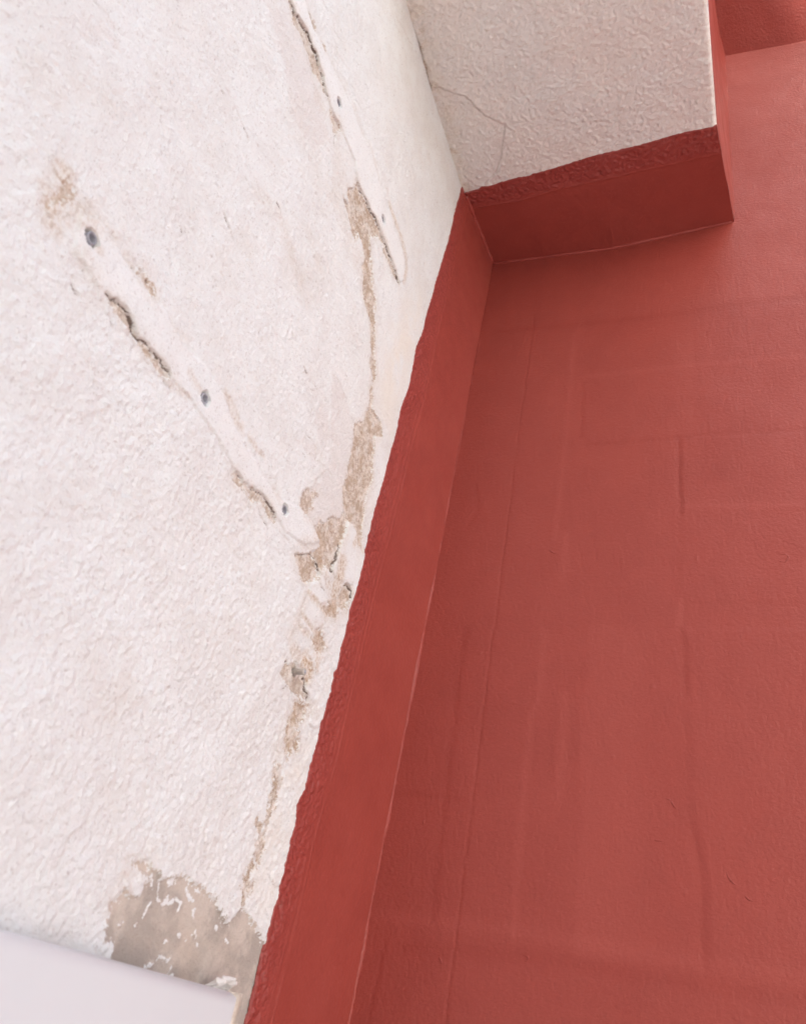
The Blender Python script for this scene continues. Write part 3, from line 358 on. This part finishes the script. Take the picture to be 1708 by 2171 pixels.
uu = np.arange(20, 690, RES, dtype=np.float32); vv = np.arange(-70, 1158, RES, dtype=np.float32)
U, V = np.meshgrid(uu, vv)
DU = U + 1.1 * fbm(U, V, 5, 2, 51) + 1.4 * perlin(U / 14, V / 14, 53); DV = V + 1.1 * fbm(U, V, 5, 2, 55) + 1.4 * perlin(U / 14, V / 14, 57)
Z = lambda: np.zeros_like(U)
bare, tone, under, grey, crack, stain, cream = (Z() for _ in range(7)); depth, lift, smooth, groove = (Z() for _ in range(4))
def sdw(pts, mar):
    i, j = window(U, V, pts, mar + 4); return i, j, poly_sd(DU[i, j], DV[i, j], pts)
for dp, tn, pts in BARE:
    i, j, sd = sdw(pts, 16); k = np.clip(.5 + sd / 13 + .34 * fbm(U[i, j], V[i, j], 16, 5, 59, .62) * sstep(-9, -1, sd), 0, 1)
    tone[i, j] = np.where(k > bare[i, j], tn, tone[i, j]); bare[i, j] = np.maximum(bare[i, j], k)
    stain[i, j] = np.maximum(stain[i, j], .36 * tn * sstep(-12, 2, sd + 7 * fbm(U[i, j], V[i, j], 20, 4, 83, .6)))
    depth[i, j] = np.maximum(depth[i, j], min(dp, 2.0) * sstep(.45, .58, k))
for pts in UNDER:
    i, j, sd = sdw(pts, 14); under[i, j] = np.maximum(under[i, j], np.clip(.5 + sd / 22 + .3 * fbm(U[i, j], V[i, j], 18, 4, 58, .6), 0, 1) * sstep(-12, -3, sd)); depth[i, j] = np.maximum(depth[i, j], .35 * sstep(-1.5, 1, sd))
for pts in GREY:
    i, j, sd = sdw(pts, 20); grey[i, j] = np.maximum(grey[i, j], np.clip(.5 + sd / 16, 0, 1)); depth[i, j] = np.maximum(depth[i, j], 1.9 * sstep(-1, 1, sd)); smooth[i, j] = np.maximum(smooth[i, j], .93 * sstep(-1, 1.5, sd))
for pts in ISLAND:
    i, j = window(U, V, pts, 12); d = seg_dist(DU[i, j], DV[i, j], pts) + 2.6 * fbm(U[i, j], V[i, j], 7, 4, 61, .7)
    k = .74 * sstep(3.4, -.8, d); grey[i, j] *= 1 - k; depth[i, j] *= 1 - .3 * sstep(.4, .7, k); smooth[i, j] *= 1 - .6 * k
for h, e, sm, pts in RAISED:
    i, j, sd = sdw(pts, 8); sd = sd + 1.2 * fbm(U[i, j], V[i, j], 12, 4, 79, .65); k = sstep(-.6, e, sd); lift[i, j] = np.maximum(lift[i, j], h * k); smooth[i, j] = np.maximum(smooth[i, j], sm * sstep(-.5, 3, sd))
    depth[i, j] *= 1 - k; bare[i, j] *= 1 - .95 * k; under[i, j] *= 1 - k
for hw, dk, pts in CRACK_SHADE:  # cracks, lifted edges and a shadow line, all drawn dark
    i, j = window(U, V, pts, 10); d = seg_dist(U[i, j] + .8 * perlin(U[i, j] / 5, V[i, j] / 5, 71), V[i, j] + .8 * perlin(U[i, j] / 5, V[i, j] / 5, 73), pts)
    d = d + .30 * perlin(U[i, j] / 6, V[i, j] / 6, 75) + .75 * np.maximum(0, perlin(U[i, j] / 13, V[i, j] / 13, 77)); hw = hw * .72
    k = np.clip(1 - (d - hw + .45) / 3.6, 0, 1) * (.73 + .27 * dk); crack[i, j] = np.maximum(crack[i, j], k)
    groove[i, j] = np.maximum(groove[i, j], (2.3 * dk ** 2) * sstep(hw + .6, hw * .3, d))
for r, k, pts in STAIN:
    i, j = window(U, V, pts, r * 2.2); d = seg_dist(DU[i, j], DV[i, j], pts) + r * .45 * fbm(U[i, j], V[i, j], r * 1.6, 3, 81)
    stain[i, j] = np.maximum(stain[i, j], k * sstep(r * 1.25, r * .15, d))
for r, pts in TRAIL:
    i, j = window(U, V, pts, r * 2); d = seg_dist(DU[i, j], DV[i, j], pts) / r + .75 * fbm(U[i, j], V[i, j], 6, 3, 91)
    k = np.clip(.5 + (.75 - d) * .6, 0, 1); tone[i, j] = np.where(k > bare[i, j], 1., tone[i, j]); bare[i, j] = np.maximum(bare[i, j], k); depth[i, j] = np.maximum(depth[i, j], .6 * sstep(.4, .6, k))
for pts in CREAM:
    i, j, sd = sdw(pts, 30); cream[i, j] = np.maximum(cream[i, j], np.clip(.5 + sd / 40, 0, 1) * .55)
PL = {k: np.array(p) for k, p in PLUGS.items()}
H = stucco(U, V) * amp(U, V) * (1 - smooth) + big(U, V) + lean(U, V) + lift - depth - groove
H += bare * (1 - smooth) * .5 * perlin(U / 2.6, V / 2.6, 95) + .25 * smooth * fbm(U, V, 20, 2, 97)
for k, p in PL.items():
    i, j = window(U, V, [tuple(p)], 12); d = np.hypot(U[i, j] - p[0], V[i, j] - p[1])
    rr = (3.0 if k == 'pin' else 4.9) + 1.1 * perlin(U[i, j] / 3.5, V[i, j] / 3.5, 99 + int(p[0]))
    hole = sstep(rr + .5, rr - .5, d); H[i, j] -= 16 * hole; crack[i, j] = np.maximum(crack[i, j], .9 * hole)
P = np.stack([XW + H / 1000, U / 1000, V / 1000 + CZ], -1)
ww = empty('white_wall', (XW - .15, .3, 0), 'peeling white rendered side wall with cracks, tan bare patches and old plug holes', 'wall')
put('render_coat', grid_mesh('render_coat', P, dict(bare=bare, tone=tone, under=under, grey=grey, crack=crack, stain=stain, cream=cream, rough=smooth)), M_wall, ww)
wb = MB().box((XW - .30, -2.2, 0), (XW - .035, .80, 3.6))
put('masonry', wb.mesh('masonry'), M_core, ww)
put('lower_render', MB().box((XW - .034, -2.2, 0), (XW - .0005, .80, CZ - .0695)).mesh('lower_render'), M_plain_white, ww)
put('outer_render', MB().box((XW - .034, -2.2, CZ - .069), (XW - .0005, .0205, 3.6)).mesh('outer_render'), M_plain_white, ww)

def wall_h(u, v):                                        # the same relief, for what is laid over it
    return stucco(u, v) * amp(u, v) + big(u, v) + lean(u, v)

# ------------------------------------------------------------------ the red wall
rw = empty('red_wall', (.5, .95, 0), 'brick red painted wall on the right with faint trowel marks', 'wall')
xs = np.arange(-322, 330, 1.5, dtype=np.float32); zs = np.arange(-90, 1702, 1.5, dtype=np.float32)
X2, Z2 = np.meshgrid(xs, zs)
R = .9 * fbm(X2, Z2, 120, 3, 111) + .10 * fbm(X2, Z2, 9, 2, 113) + .05 * fbm(X2, Z2, 4, 1, 114)
for hw, h, pts in MARK:
    i, j = window(X2, Z2, pts, hw * 4 + 4); d = seg_dist(X2[i, j] + 1.2 * fbm(X2[i, j], Z2[i, j], 25, 2, 115), Z2[i, j] + 1.2 * fbm(X2[i, j], Z2[i, j], 25, 2, 116), pts)
    fade = .55 + .45 * fbm(X2[i, j], Z2[i, j], 60, 2, 117)
    R[i, j] += 1.15 * h * np.exp(-(d / (hw * 1.15)) ** 2) * (.75 + fade * .5)
for pts in STEPS:
    sd = poly_sd(X2, Z2, pts); R += .35 * sstep(-4, 4, sd)
for (x, z) in BUMP:
    d = np.hypot(X2 - x, Z2 - z); R += .7 * np.exp(-(d / 1.5) ** 2)
R *= sstep(329, 285, X2)
coat_glint = np.zeros_like(X2); rs = np.random.RandomState(5)
for k in range(26):                                      # laps of the roller
    w, h = (rs.uniform(60, 130), rs.uniform(250, 600)) if rs.rand() < .65 else (rs.uniform(200, 420), rs.uniform(70, 160))
    x0, z0_ = rs.uniform(-330, 280), rs.uniform(-120, 1600)
    dx = X2 + 5 * perlin(X2 / 90, Z2 / 90, 118) - x0; dz = Z2 + 5 * perlin(X2 / 90, Z2 / 90, 119) - z0_
    soft = rs.uniform(4, 14)
    coat_glint += rs.uniform(-.18, .3) * sstep(0, soft, dx) * sstep(w, w - 40, dx) * sstep(0, soft, dz) * sstep(h, h - soft * 3, dz)
for hw, h, pts in MARK:
    i, j = window(X2, Z2, pts, hw * 4 + 4); coat_glint[i, j] += .32 * np.sign(h) * np.exp(-(seg_dist(X2[i, j] + 1.2 * fbm(X2[i, j], Z2[i, j], 25, 2, 115), Z2[i, j], pts) / (hw * 1.1)) ** 2)
coat_glint = .30 + coat_glint
put('wall_face', grid_mesh('wall_face', np.stack([X2 / 1000, .8 - R / 1000, Z2 / 1000 + CZ], -1), dict(coat_glint=(coat_glint * sstep(329, 240, X2)).clip(0, 1))), M_red, rw)
put('masonry', MB().box((-.33, .83, 0), (1.0, 1.1, CZ + 1.75)).mesh('masonry'), M_core, rw)
put('lower_face', MB().box((-.33, .8005, 0), (.3295, .829, CZ - .089)).mesh('lower_face'), M_red, rw)
put('outer_face', MB().box((.3292, .8000, 0), (1.0, .829, CZ + 1.72)).mesh('outer_face'), M_red, rw)
rcurl = lambda a, b: float(R[np.searchsorted(zs, b), np.searchsorted(xs, a)]) / 1000
for k, pts in enumerate(CURL):
    cp = np.array(pts); t = np.linspace(0, len(cp) - 1, 4 * len(cp)); q = np.stack([np.interp(t, np.arange(len(cp)), cp[:, i]) for i in (0, 1)], 1)
    rad = .0010 * np.sin(np.linspace(.25, np.pi - .25, len(q))) + .0002
    put('paint_curl', MB().tube([(a / 1000, .8 + .0006 - rcurl(a, b), b / 1000 + CZ) for a, b in q], rad, 6).mesh('paint_curl', True), M_red, rw)

# red strip on the side wall, painted over the rough render at its ragged edge
eu = np.array([p[0] for p in EDGE]); ev = np.array([p[1] for p in EDGE])
o = np.argsort(ev); eu, ev = eu[o], ev[o]
tu = np.array([p[0] for p in TAPE]); tv = np.array([p[1] for p in TAPE]); o = np.argsort(tv); tu, tv = tu[o], tv[o]
vs = np.arange(-90, 1150, 1.25, dtype=np.float32); cc = np.linspace(0, 1, 190, dtype=np.float32)
E_ = np.interp(vs, ev, eu).astype(np.float32) + .9 * fbm(vs, vs * 0 + 3, 7, 3, 121) * 1.6
S_, VV = np.meshgrid(cc, vs); UU = E_[:, None] + (803 - E_[:, None]) * S_
TP = np.interp(vs, tv, tu).astype(np.float32)[:, None] + 1.2 * fbm(VV, UU * 0, 60, 2, 123)
f = sstep(TP + 2, TP - 14, UU) * (.55 + .45 * sstep(E_[:, None] + 26, E_[:, None] + 4, UU))
base = 16.3 * ((UU - 640) / 163).clip(0, 1) ** 1.15
hs_s = f * (wall_h(UU, VV) + 0.7 * stucco(UU, VV) * sstep(E_[:, None] + 1, E_[:, None] + 5, UU)) + (1 - f) * (big(UU, VV) * .5 + lean(UU, VV)) + base + 1.0
hs_s += .8 * np.exp(-((UU - TP) / .9) ** 2) * (.6 + .5 * fbm(VV, UU, 40, 2, 124)) + .35 * np.exp(-((UU - TP + 7 + 3 * fbm(VV, UU * 0, 120, 2, 127)) / 1.0) ** 2)
hs_s += .18 * perlin(UU / 3, VV / 60, 125) * sstep(30, 0, np.abs(UU - TP)) + .25 * fbm(UU, VV, 40, 2, 126)
hs_s -= 2.2 * (S_ < .004)
put('side_strip', grid_mesh('side_strip', np.stack([XW + hs_s / 1000, UU / 1000, VV / 1000 + CZ], -1), dict(rough=f, coat_glint=.12 + .35 * fbm(UU, VV, 70, 3, 128) + .30 * np.exp(-((UU - TP) / .9) ** 2))), M_redr, rw)  # light caught by the tape ridge painted in as a paler line
# ragged filler smeared down the corner
fz = np.arange(-88, 1143, 1.6, dtype=np.float32); fa = np.linspace(0, 1, 16, dtype=np.float32)
FA, FZ = np.meshgrid(fa, fz)
wid = lambda z, sd: 1.4 + 2.4 * sstep(950, 300, z) + (2.2 + 5.0 * sstep(1000, 300, z)) * fbm(z, z * 0 + sd, 110, 6, 132, .70)
A1 = np.maximum(wid(FZ, 1.), .5); A2 = np.maximum(wid(FZ, 9.) * .8, .5)
bl = (1 - FA) ** 2; br = FA ** 2; rg = .5 * fbm(FA * 9, FZ, 5, 3, 134)
FX = -318.0 + A2 * br + (rg + .8) * np.sin(FA * np.pi) * .8 - .7 * (1 - np.sin(FA * np.pi)); FY = 800 - A1 * bl - (rg + .8) * np.sin(FA * np.pi) * .8 + .7 * (1 - np.sin(FA * np.pi))
FX -= bl * A1 * .112
put('corner_filler', grid_mesh('corner_filler', np.stack([FX / 1000, FY / 1000, FZ / 1000 + CZ], -1)), M_redr, rw)

# ------------------------------------------------------------------ the beam overhead
bmr = empty('ceiling_beam', (-.15, .4, CZ + 1.3), 'rough dusty white beam overhead with a dark red painted band along the wall', 'beam')
def xe(y):                                               # right hand arris
    return np.interp(y, [40, 470, 630, 650, 800], [4, 23.5, 31.0, 33.0, 53.4])
su = np.array([p[0] for p in SEDGE]); sv = np.array([p[1] for p in SEDGE]); o = np.argsort(su); su, sv = su[o], sv[o]
ys = np.arange(320, 672, 1.3, dtype=np.float32); ss = np.arange(-352, 0, 1.3, dtype=np.float32)
RR = 7.0
arc = np.linspace(0, 1, 12, dtype=np.float32)[1:]
def lump(x, y):
    w = 1.6 * perlin(x / 7, y / 7, 140); z = 1.6 * perlin(x / 7, y / 7, 139)
    return 1.3 * fbm(x, y, 22, 3, 141, .6) + 1.0 * grains(x + w, y + z, 6.8, 3) + .8 * grains(x - w, y + z, 3.9, 4) + .35 * fbm(x, y, 3.4, 1, 147) - .8 * sstep(.34, .8, perlin(x / 7, y / 7, 145)) - .7
Xs = []; Zs = []
t = (ss + 352) / 352
YY, T = np.meshgrid(ys, t, indexing='ij')
EX = xe(YY[:, :1]).astype(np.float32)
XX = -352 + (EX - RR + 352) * T
HH = lump(XX, YY) * .85 + 2.5 * fbm(XX, YY, 110, 2, 146)
scr = np.zeros_like(XX); sgr = np.zeros_like(XX)
for hw, dk, pts in SCRACK:
    d = seg_dist(XX + 1.2 * perlin(XX / 8, YY / 8, 147), YY + 1.2 * perlin(XX / 8, YY / 8, 148), pts)
    scr = np.maximum(scr, np.clip(1 - (d - hw + .45) / 3.6, 0, 1) * (.6 + .4 * dk)); sgr = np.maximum(sgr, 1.8 * dk * sstep(hw + 1.3, hw * .4, d))
stp = poly_sd(XX + 1.5 * perlin(XX / 8, YY / 8, 147), YY + 1.5 * perlin(XX / 8, YY / 8, 148), SSTEP)
HH -= 1.7 * sstep(-.8, .8, stp) + sgr
HH -= 14 * sstep(1.5, 6, YY - np.interp(XX, su, sv))
crease = sstep(30, 2, XX + 340) * (.4 + .6 * sstep(-.3, .4, fbm(XX, YY, 25, 3, 149)))
# wrap round the arris
AH = HH[:, -1:] * np.cos(arc * np.pi / 2)[None]
AX = EX - RR + (RR + AH * np.sin(arc * 1.57)[None]) * np.sin(arc * np.pi / 2)[None]; AZ = RR - (RR) * np.cos(arc * np.pi / 2)[None] - AH
PX = np.concatenate([XX, AX], 1); PZ = np.concatenate([-HH, AZ], 1); PY = np.repeat(YY[:, :1], PX.shape[1], 1)
pad = lambda a: np.concatenate([a, np.zeros((a.shape[0], len(arc)), np.float32)], 1)
z0 = pad(np.zeros_like(XX))
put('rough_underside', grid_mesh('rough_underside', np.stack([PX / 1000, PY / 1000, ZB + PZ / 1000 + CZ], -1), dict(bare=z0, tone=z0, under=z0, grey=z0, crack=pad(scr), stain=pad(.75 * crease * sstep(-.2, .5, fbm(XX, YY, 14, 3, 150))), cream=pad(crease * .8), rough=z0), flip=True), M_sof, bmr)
# red band along the wall
xb = np.linspace(0, 1, 260, dtype=np.float32); yb = np.linspace(0, 1, 120, dtype=np.float32)
B_, A_ = np.meshgrid(yb, xb, indexing='ij')
def edge_y(x): return np.interp(x, su, sv).astype(np.float32) + 1.5 * fbm(x, x * 0 + 7, 7, 3, 151)
xl = -352; Ytmp = edge_y(xl + (33 - xl) * A_[:1]) ; YB = Ytmp + (803 - Ytmp) * B_
XB = xl + (xe(YB) - xl) * A_
STx = np.array([p[0] for p in STAPE]); STy = np.array([p[1] for p in STAPE])
TY = np.interp(XB, STx, STy) + 1.2 * fbm(XB, XB * 0, 50, 2, 152)
fb = sstep(TY + 2, TY - 10, YB)
zr = np.interp(XB, [-352, -317, -124, 53], [0, 2., -3.6, 19.5]) * ((YB - 650) / 150).clip(0, 1)
zb = zr - fb * (lump(XB, YB) * .95) - 2.5 * fbm(XB, YB, 110, 2, 146) * (.4 + .6 * fb) - 1.0 - .9 * np.exp(-((YB - TY) / .8) ** 2) - .3 * fbm(XB, YB, 40, 2, 153)
zb += 2.2 * (B_ < .004)
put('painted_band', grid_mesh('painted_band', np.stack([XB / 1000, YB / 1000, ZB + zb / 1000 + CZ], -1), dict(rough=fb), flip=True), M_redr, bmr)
# right hand cheek, rising to the sloping soffit
TS = math.tan(math.radians(50))
yc = np.concatenate([np.linspace(320, 630, 60), np.linspace(634, 803, 60)]).astype(np.float32); tc = np.linspace(0, 1, 60, dtype=np.float32)
YC, TC = np.meshgrid(yc, tc, indexing='ij')
xbot = xe(YC) + .6 - .25 * 1; xtop = np.interp(YC, [40, 731, 771, 800], [20, 48.3, 53.4, 62.6])
zbot = ZB * 1000 + np.interp(YC, [60, 634, 650, 800], [7.2, 7.2, .5, 19.5]); ztop = 1690 + (803 - YC) * TS + 4
ZC = zbot + (ztop - zbot) * TC; XC = xbot + (xtop - xbot) * TC + .7 * fbm(YC, ZC, 40, 3, 161) + .8 * (1 - np.exp(-(TC * (ztop - zbot)) / 5))
put('side_face', grid_mesh('side_face', np.stack([XC / 1000, YC / 1000, ZC / 1000 + CZ], -1)), M_red, bmr)
put('core', MB().prism([(-.70, .32), (.012, .32), (.040, .80), (-.70, .80)], 2, CZ + ZB + .0255, CZ + ZB + 1.2).mesh('core'), M_plain_white, bmr)
put('front_face', MB().box((-.70, .305, CZ + ZB - .003), (.0165, .3195, CZ + ZB + 1.2)).mesh('front_face'), M_plain_white, bmr)
pts = []; rad = []
for x in np.arange(-318, 54, 4.0):
    zz = ZB + (float(np.interp(x, [-317, -124, 53], [2., -3.6, 19.5])) - 1.2) / 1000
    pts.append((x / 1000, .7992, zz + CZ)); rad.append(max(.0005, .0020 + .0020 * float(fbm(np.array([x]), np.array([9.]), 40, 4, 165, .65)[0])))
put('corner_filler', MB().tube(pts, rad, 10).mesh('corner_filler', True), M_bead, bmr)
pts = []; rad = []
for y in np.arange(668, 800, 4.0):
    pts.append((XW + .0010 + (16.3 * max(0, (y - 640) / 163) ** 1.15 + float(lean(np.array([y]), np.array([1144.]))[0])) / 1000, y / 1000, ZB - .0012 + CZ)); rad.append(.0030 + .0013 * float(fbm(np.array([y]), np.array([19.]), 14, 3, 166)[0]))
put('inner_filler', MB().tube(pts, rad, 10).mesh('inner_filler', True), M_bead, bmr)

# ------------------------------------------------------------------ the sloping soffit above
us = empty('sloping_soffit', (.6, .6, CZ + 1.7), 'dark red sloping soffit high in the top right corner, partly sunlit', 'soffit')
xs3 = np.linspace(38, 420, 130, dtype=np.float32); ys3 = np.linspace(340, 803, 120, dtype=np.float32)
X3, Y3 = np.meshgrid(xs3, ys3)
Z3 = 1690 + (800 - Y3) * TS + np.interp(X3, [60, 200, 420], [1.5, -7, -20]) * (Y3 - 340) / 460 + .8 * fbm(X3, Y3, 60, 3, 171) * sstep(420, 380, X3)
put('soffit_face', grid_mesh('soffit_face', np.stack([X3 / 1000, Y3 / 1000, Z3 / 1000 + CZ], -1), flip=True), M_red, us)
zt = lambda y: CZ + 1.69 + (.8 - y) * TS
put('soffit_body', MB().prism([(.34, zt(.34) + .012), (.80, zt(.80) + .028), (.80, zt(.34) + .4), (.34, zt(.34) + .4)], 0, .05, .42).mesh('soffit_body'), M_red, us)
put('outer_soffit', MB().prism([(.34, zt(.34)), (.80, zt(.80) - .02), (.80, zt(.34) + .4), (.34, zt(.34) + .4)], 0, .4201, 1.0).mesh('outer_soffit'), M_red, us)
# ------------------------------------------------------------------ white panel low on the side wall
px = XW + .024; L_ = .90; Hh = .50; Tk = .0235
pn = empty('white_panel', (px, .578, CZ + .0415), 'smooth white plastic panel with rounded edges fixed low on the peeling wall', 'panel')
import bmesh
bm = bmesh.new()
bmesh.ops.create_cube(bm, size=1); bmesh.ops.scale(bm, vec=(Tk, L_, Hh), verts=bm.verts); bmesh.ops.translate(bm, vec=(-Tk / 2, -L_ / 2, -Hh / 2), verts=bm.verts)
bmesh.ops.bevel(bm, geom=[e for e in bm.edges if all(v.co.x > -.001 for v in e.verts)], offset=.0085, segments=6, profile=.5, affect='EDGES')
me = bpy.data.meshes.new('cover'); bm.to_mesh(me); bm.free(); me.polygons.foreach_set('use_smooth', np.ones(len(me.polygons), dtype=bool))
o = put('cover', me, M_white); o.parent = pn
wnm = o.modifiers.new('weighted_normal', 'WEIGHTED_NORMAL'); wnm.weight = 100
pts = [(-.0225 + .018 * k, .001 + .0008 * math.sin(k * 9), 0) for k in range(2)]
sb = MB(); q = []; rd = []
for z in np.arange(-.30, .002, .006):
    q.append((-.0085 + .001 * float(perlin(np.array([z * 60]), np.array([.3]), 181)[0]), .0012, z)); rd.append(.0075 + .0026 * float(fbm(np.array([z * 1000]), np.array([3.]), 16, 3, 182)[0]))
o = put('sealant', MB().tube(q, rd, 10).mesh('sealant', True), M_seal); o.parent = pn
sb = MB()
for y, z, r in ((-.012, .002, .0042), (-.005, .0045, .0035), (.001, .005, .0032), (.004, .003, .004)):
    sb.tube([(-.020, y, z - .004), (-.014, y + .001, z + .002), (-.009, y + .0015, z + .003)], [r, r * .8, r * .25], 7)
o = put('torn_sealant', sb.mesh('torn_sealant'), M_plain_white); o.parent = pn
pn.rotation_euler.x = math.radians(2.3)

# ------------------------------------------------------------------ plugs and pin left in the wall
LAB = {'1': 'largest grey wall plug, in the smooth band below the brown stain at left',
       '2': 'grey wall plug in the middle of the lower row, right of the long dark crack',
       '3': 'grey wall plug of the lower row nearest the red strip',
       '4': 'upper grey wall plug near the top of the long white filler band',
       '5': 'lower grey wall plug near the end of the long white filler band'}
for k in '12345':
    y, z = PL[k] / 1000; h0 = float((big(np.array([PL[k][0]]), np.array([PL[k][1]])) + lean(np.array([PL[k][0]]), np.array([PL[k][1]])))[0]) / 1000
    x = XW + h0 + {'1': .0012, '2': .0006, '3': .0004, '4': .0006, '5': .0003}[k]
    e = empty('wall_plug', (x, y, z + CZ), LAB[k], 'wall plug', 'plugs left in the white wall')
    r = .0041
    put('sleeve', MB().lathe_x([(x - .03, r), (x - .001, r), (x, r - .0004), (x, r - .0010), (x - .0006, r - .0013), (x - .03, r - .0016), (x - .03, r)], y, z + CZ).mesh('sleeve', True), M_plug, e)
    put('bore', MB().lathe_x([(x - .0045, r - .0012), (x - .005, 0)], y, z + CZ).mesh('bore'), M_dark, e)
y, z = PL['pin'] / 1000; h0 = float(big(np.array([PL['pin'][0]]), np.array([PL['pin'][1]]))[0]) / 1000; x = XW + h0
e = empty('metal_pin', (x, y, z + CZ), 'short grey metal pin sticking out of the stained bare patch', 'pin')
put('shank', MB().lathe_x([(x - .03, .0027), (x + .0065, .0027), (x + .0069, .0030), (x + .0084, .0030), (x + .0088, .0027), (x + .0088, .0020), (x + .0080, .0018), (x + .0080, .0)], y, z + CZ, 24).mesh('shank', True), M_pin, e)
put('tip', MB().lathe_x([(x + .0081, .0017), (x + .0092, .0012), (x + .0093, 0)], y, z + CZ, 16).mesh('tip', True), M_plug, e)
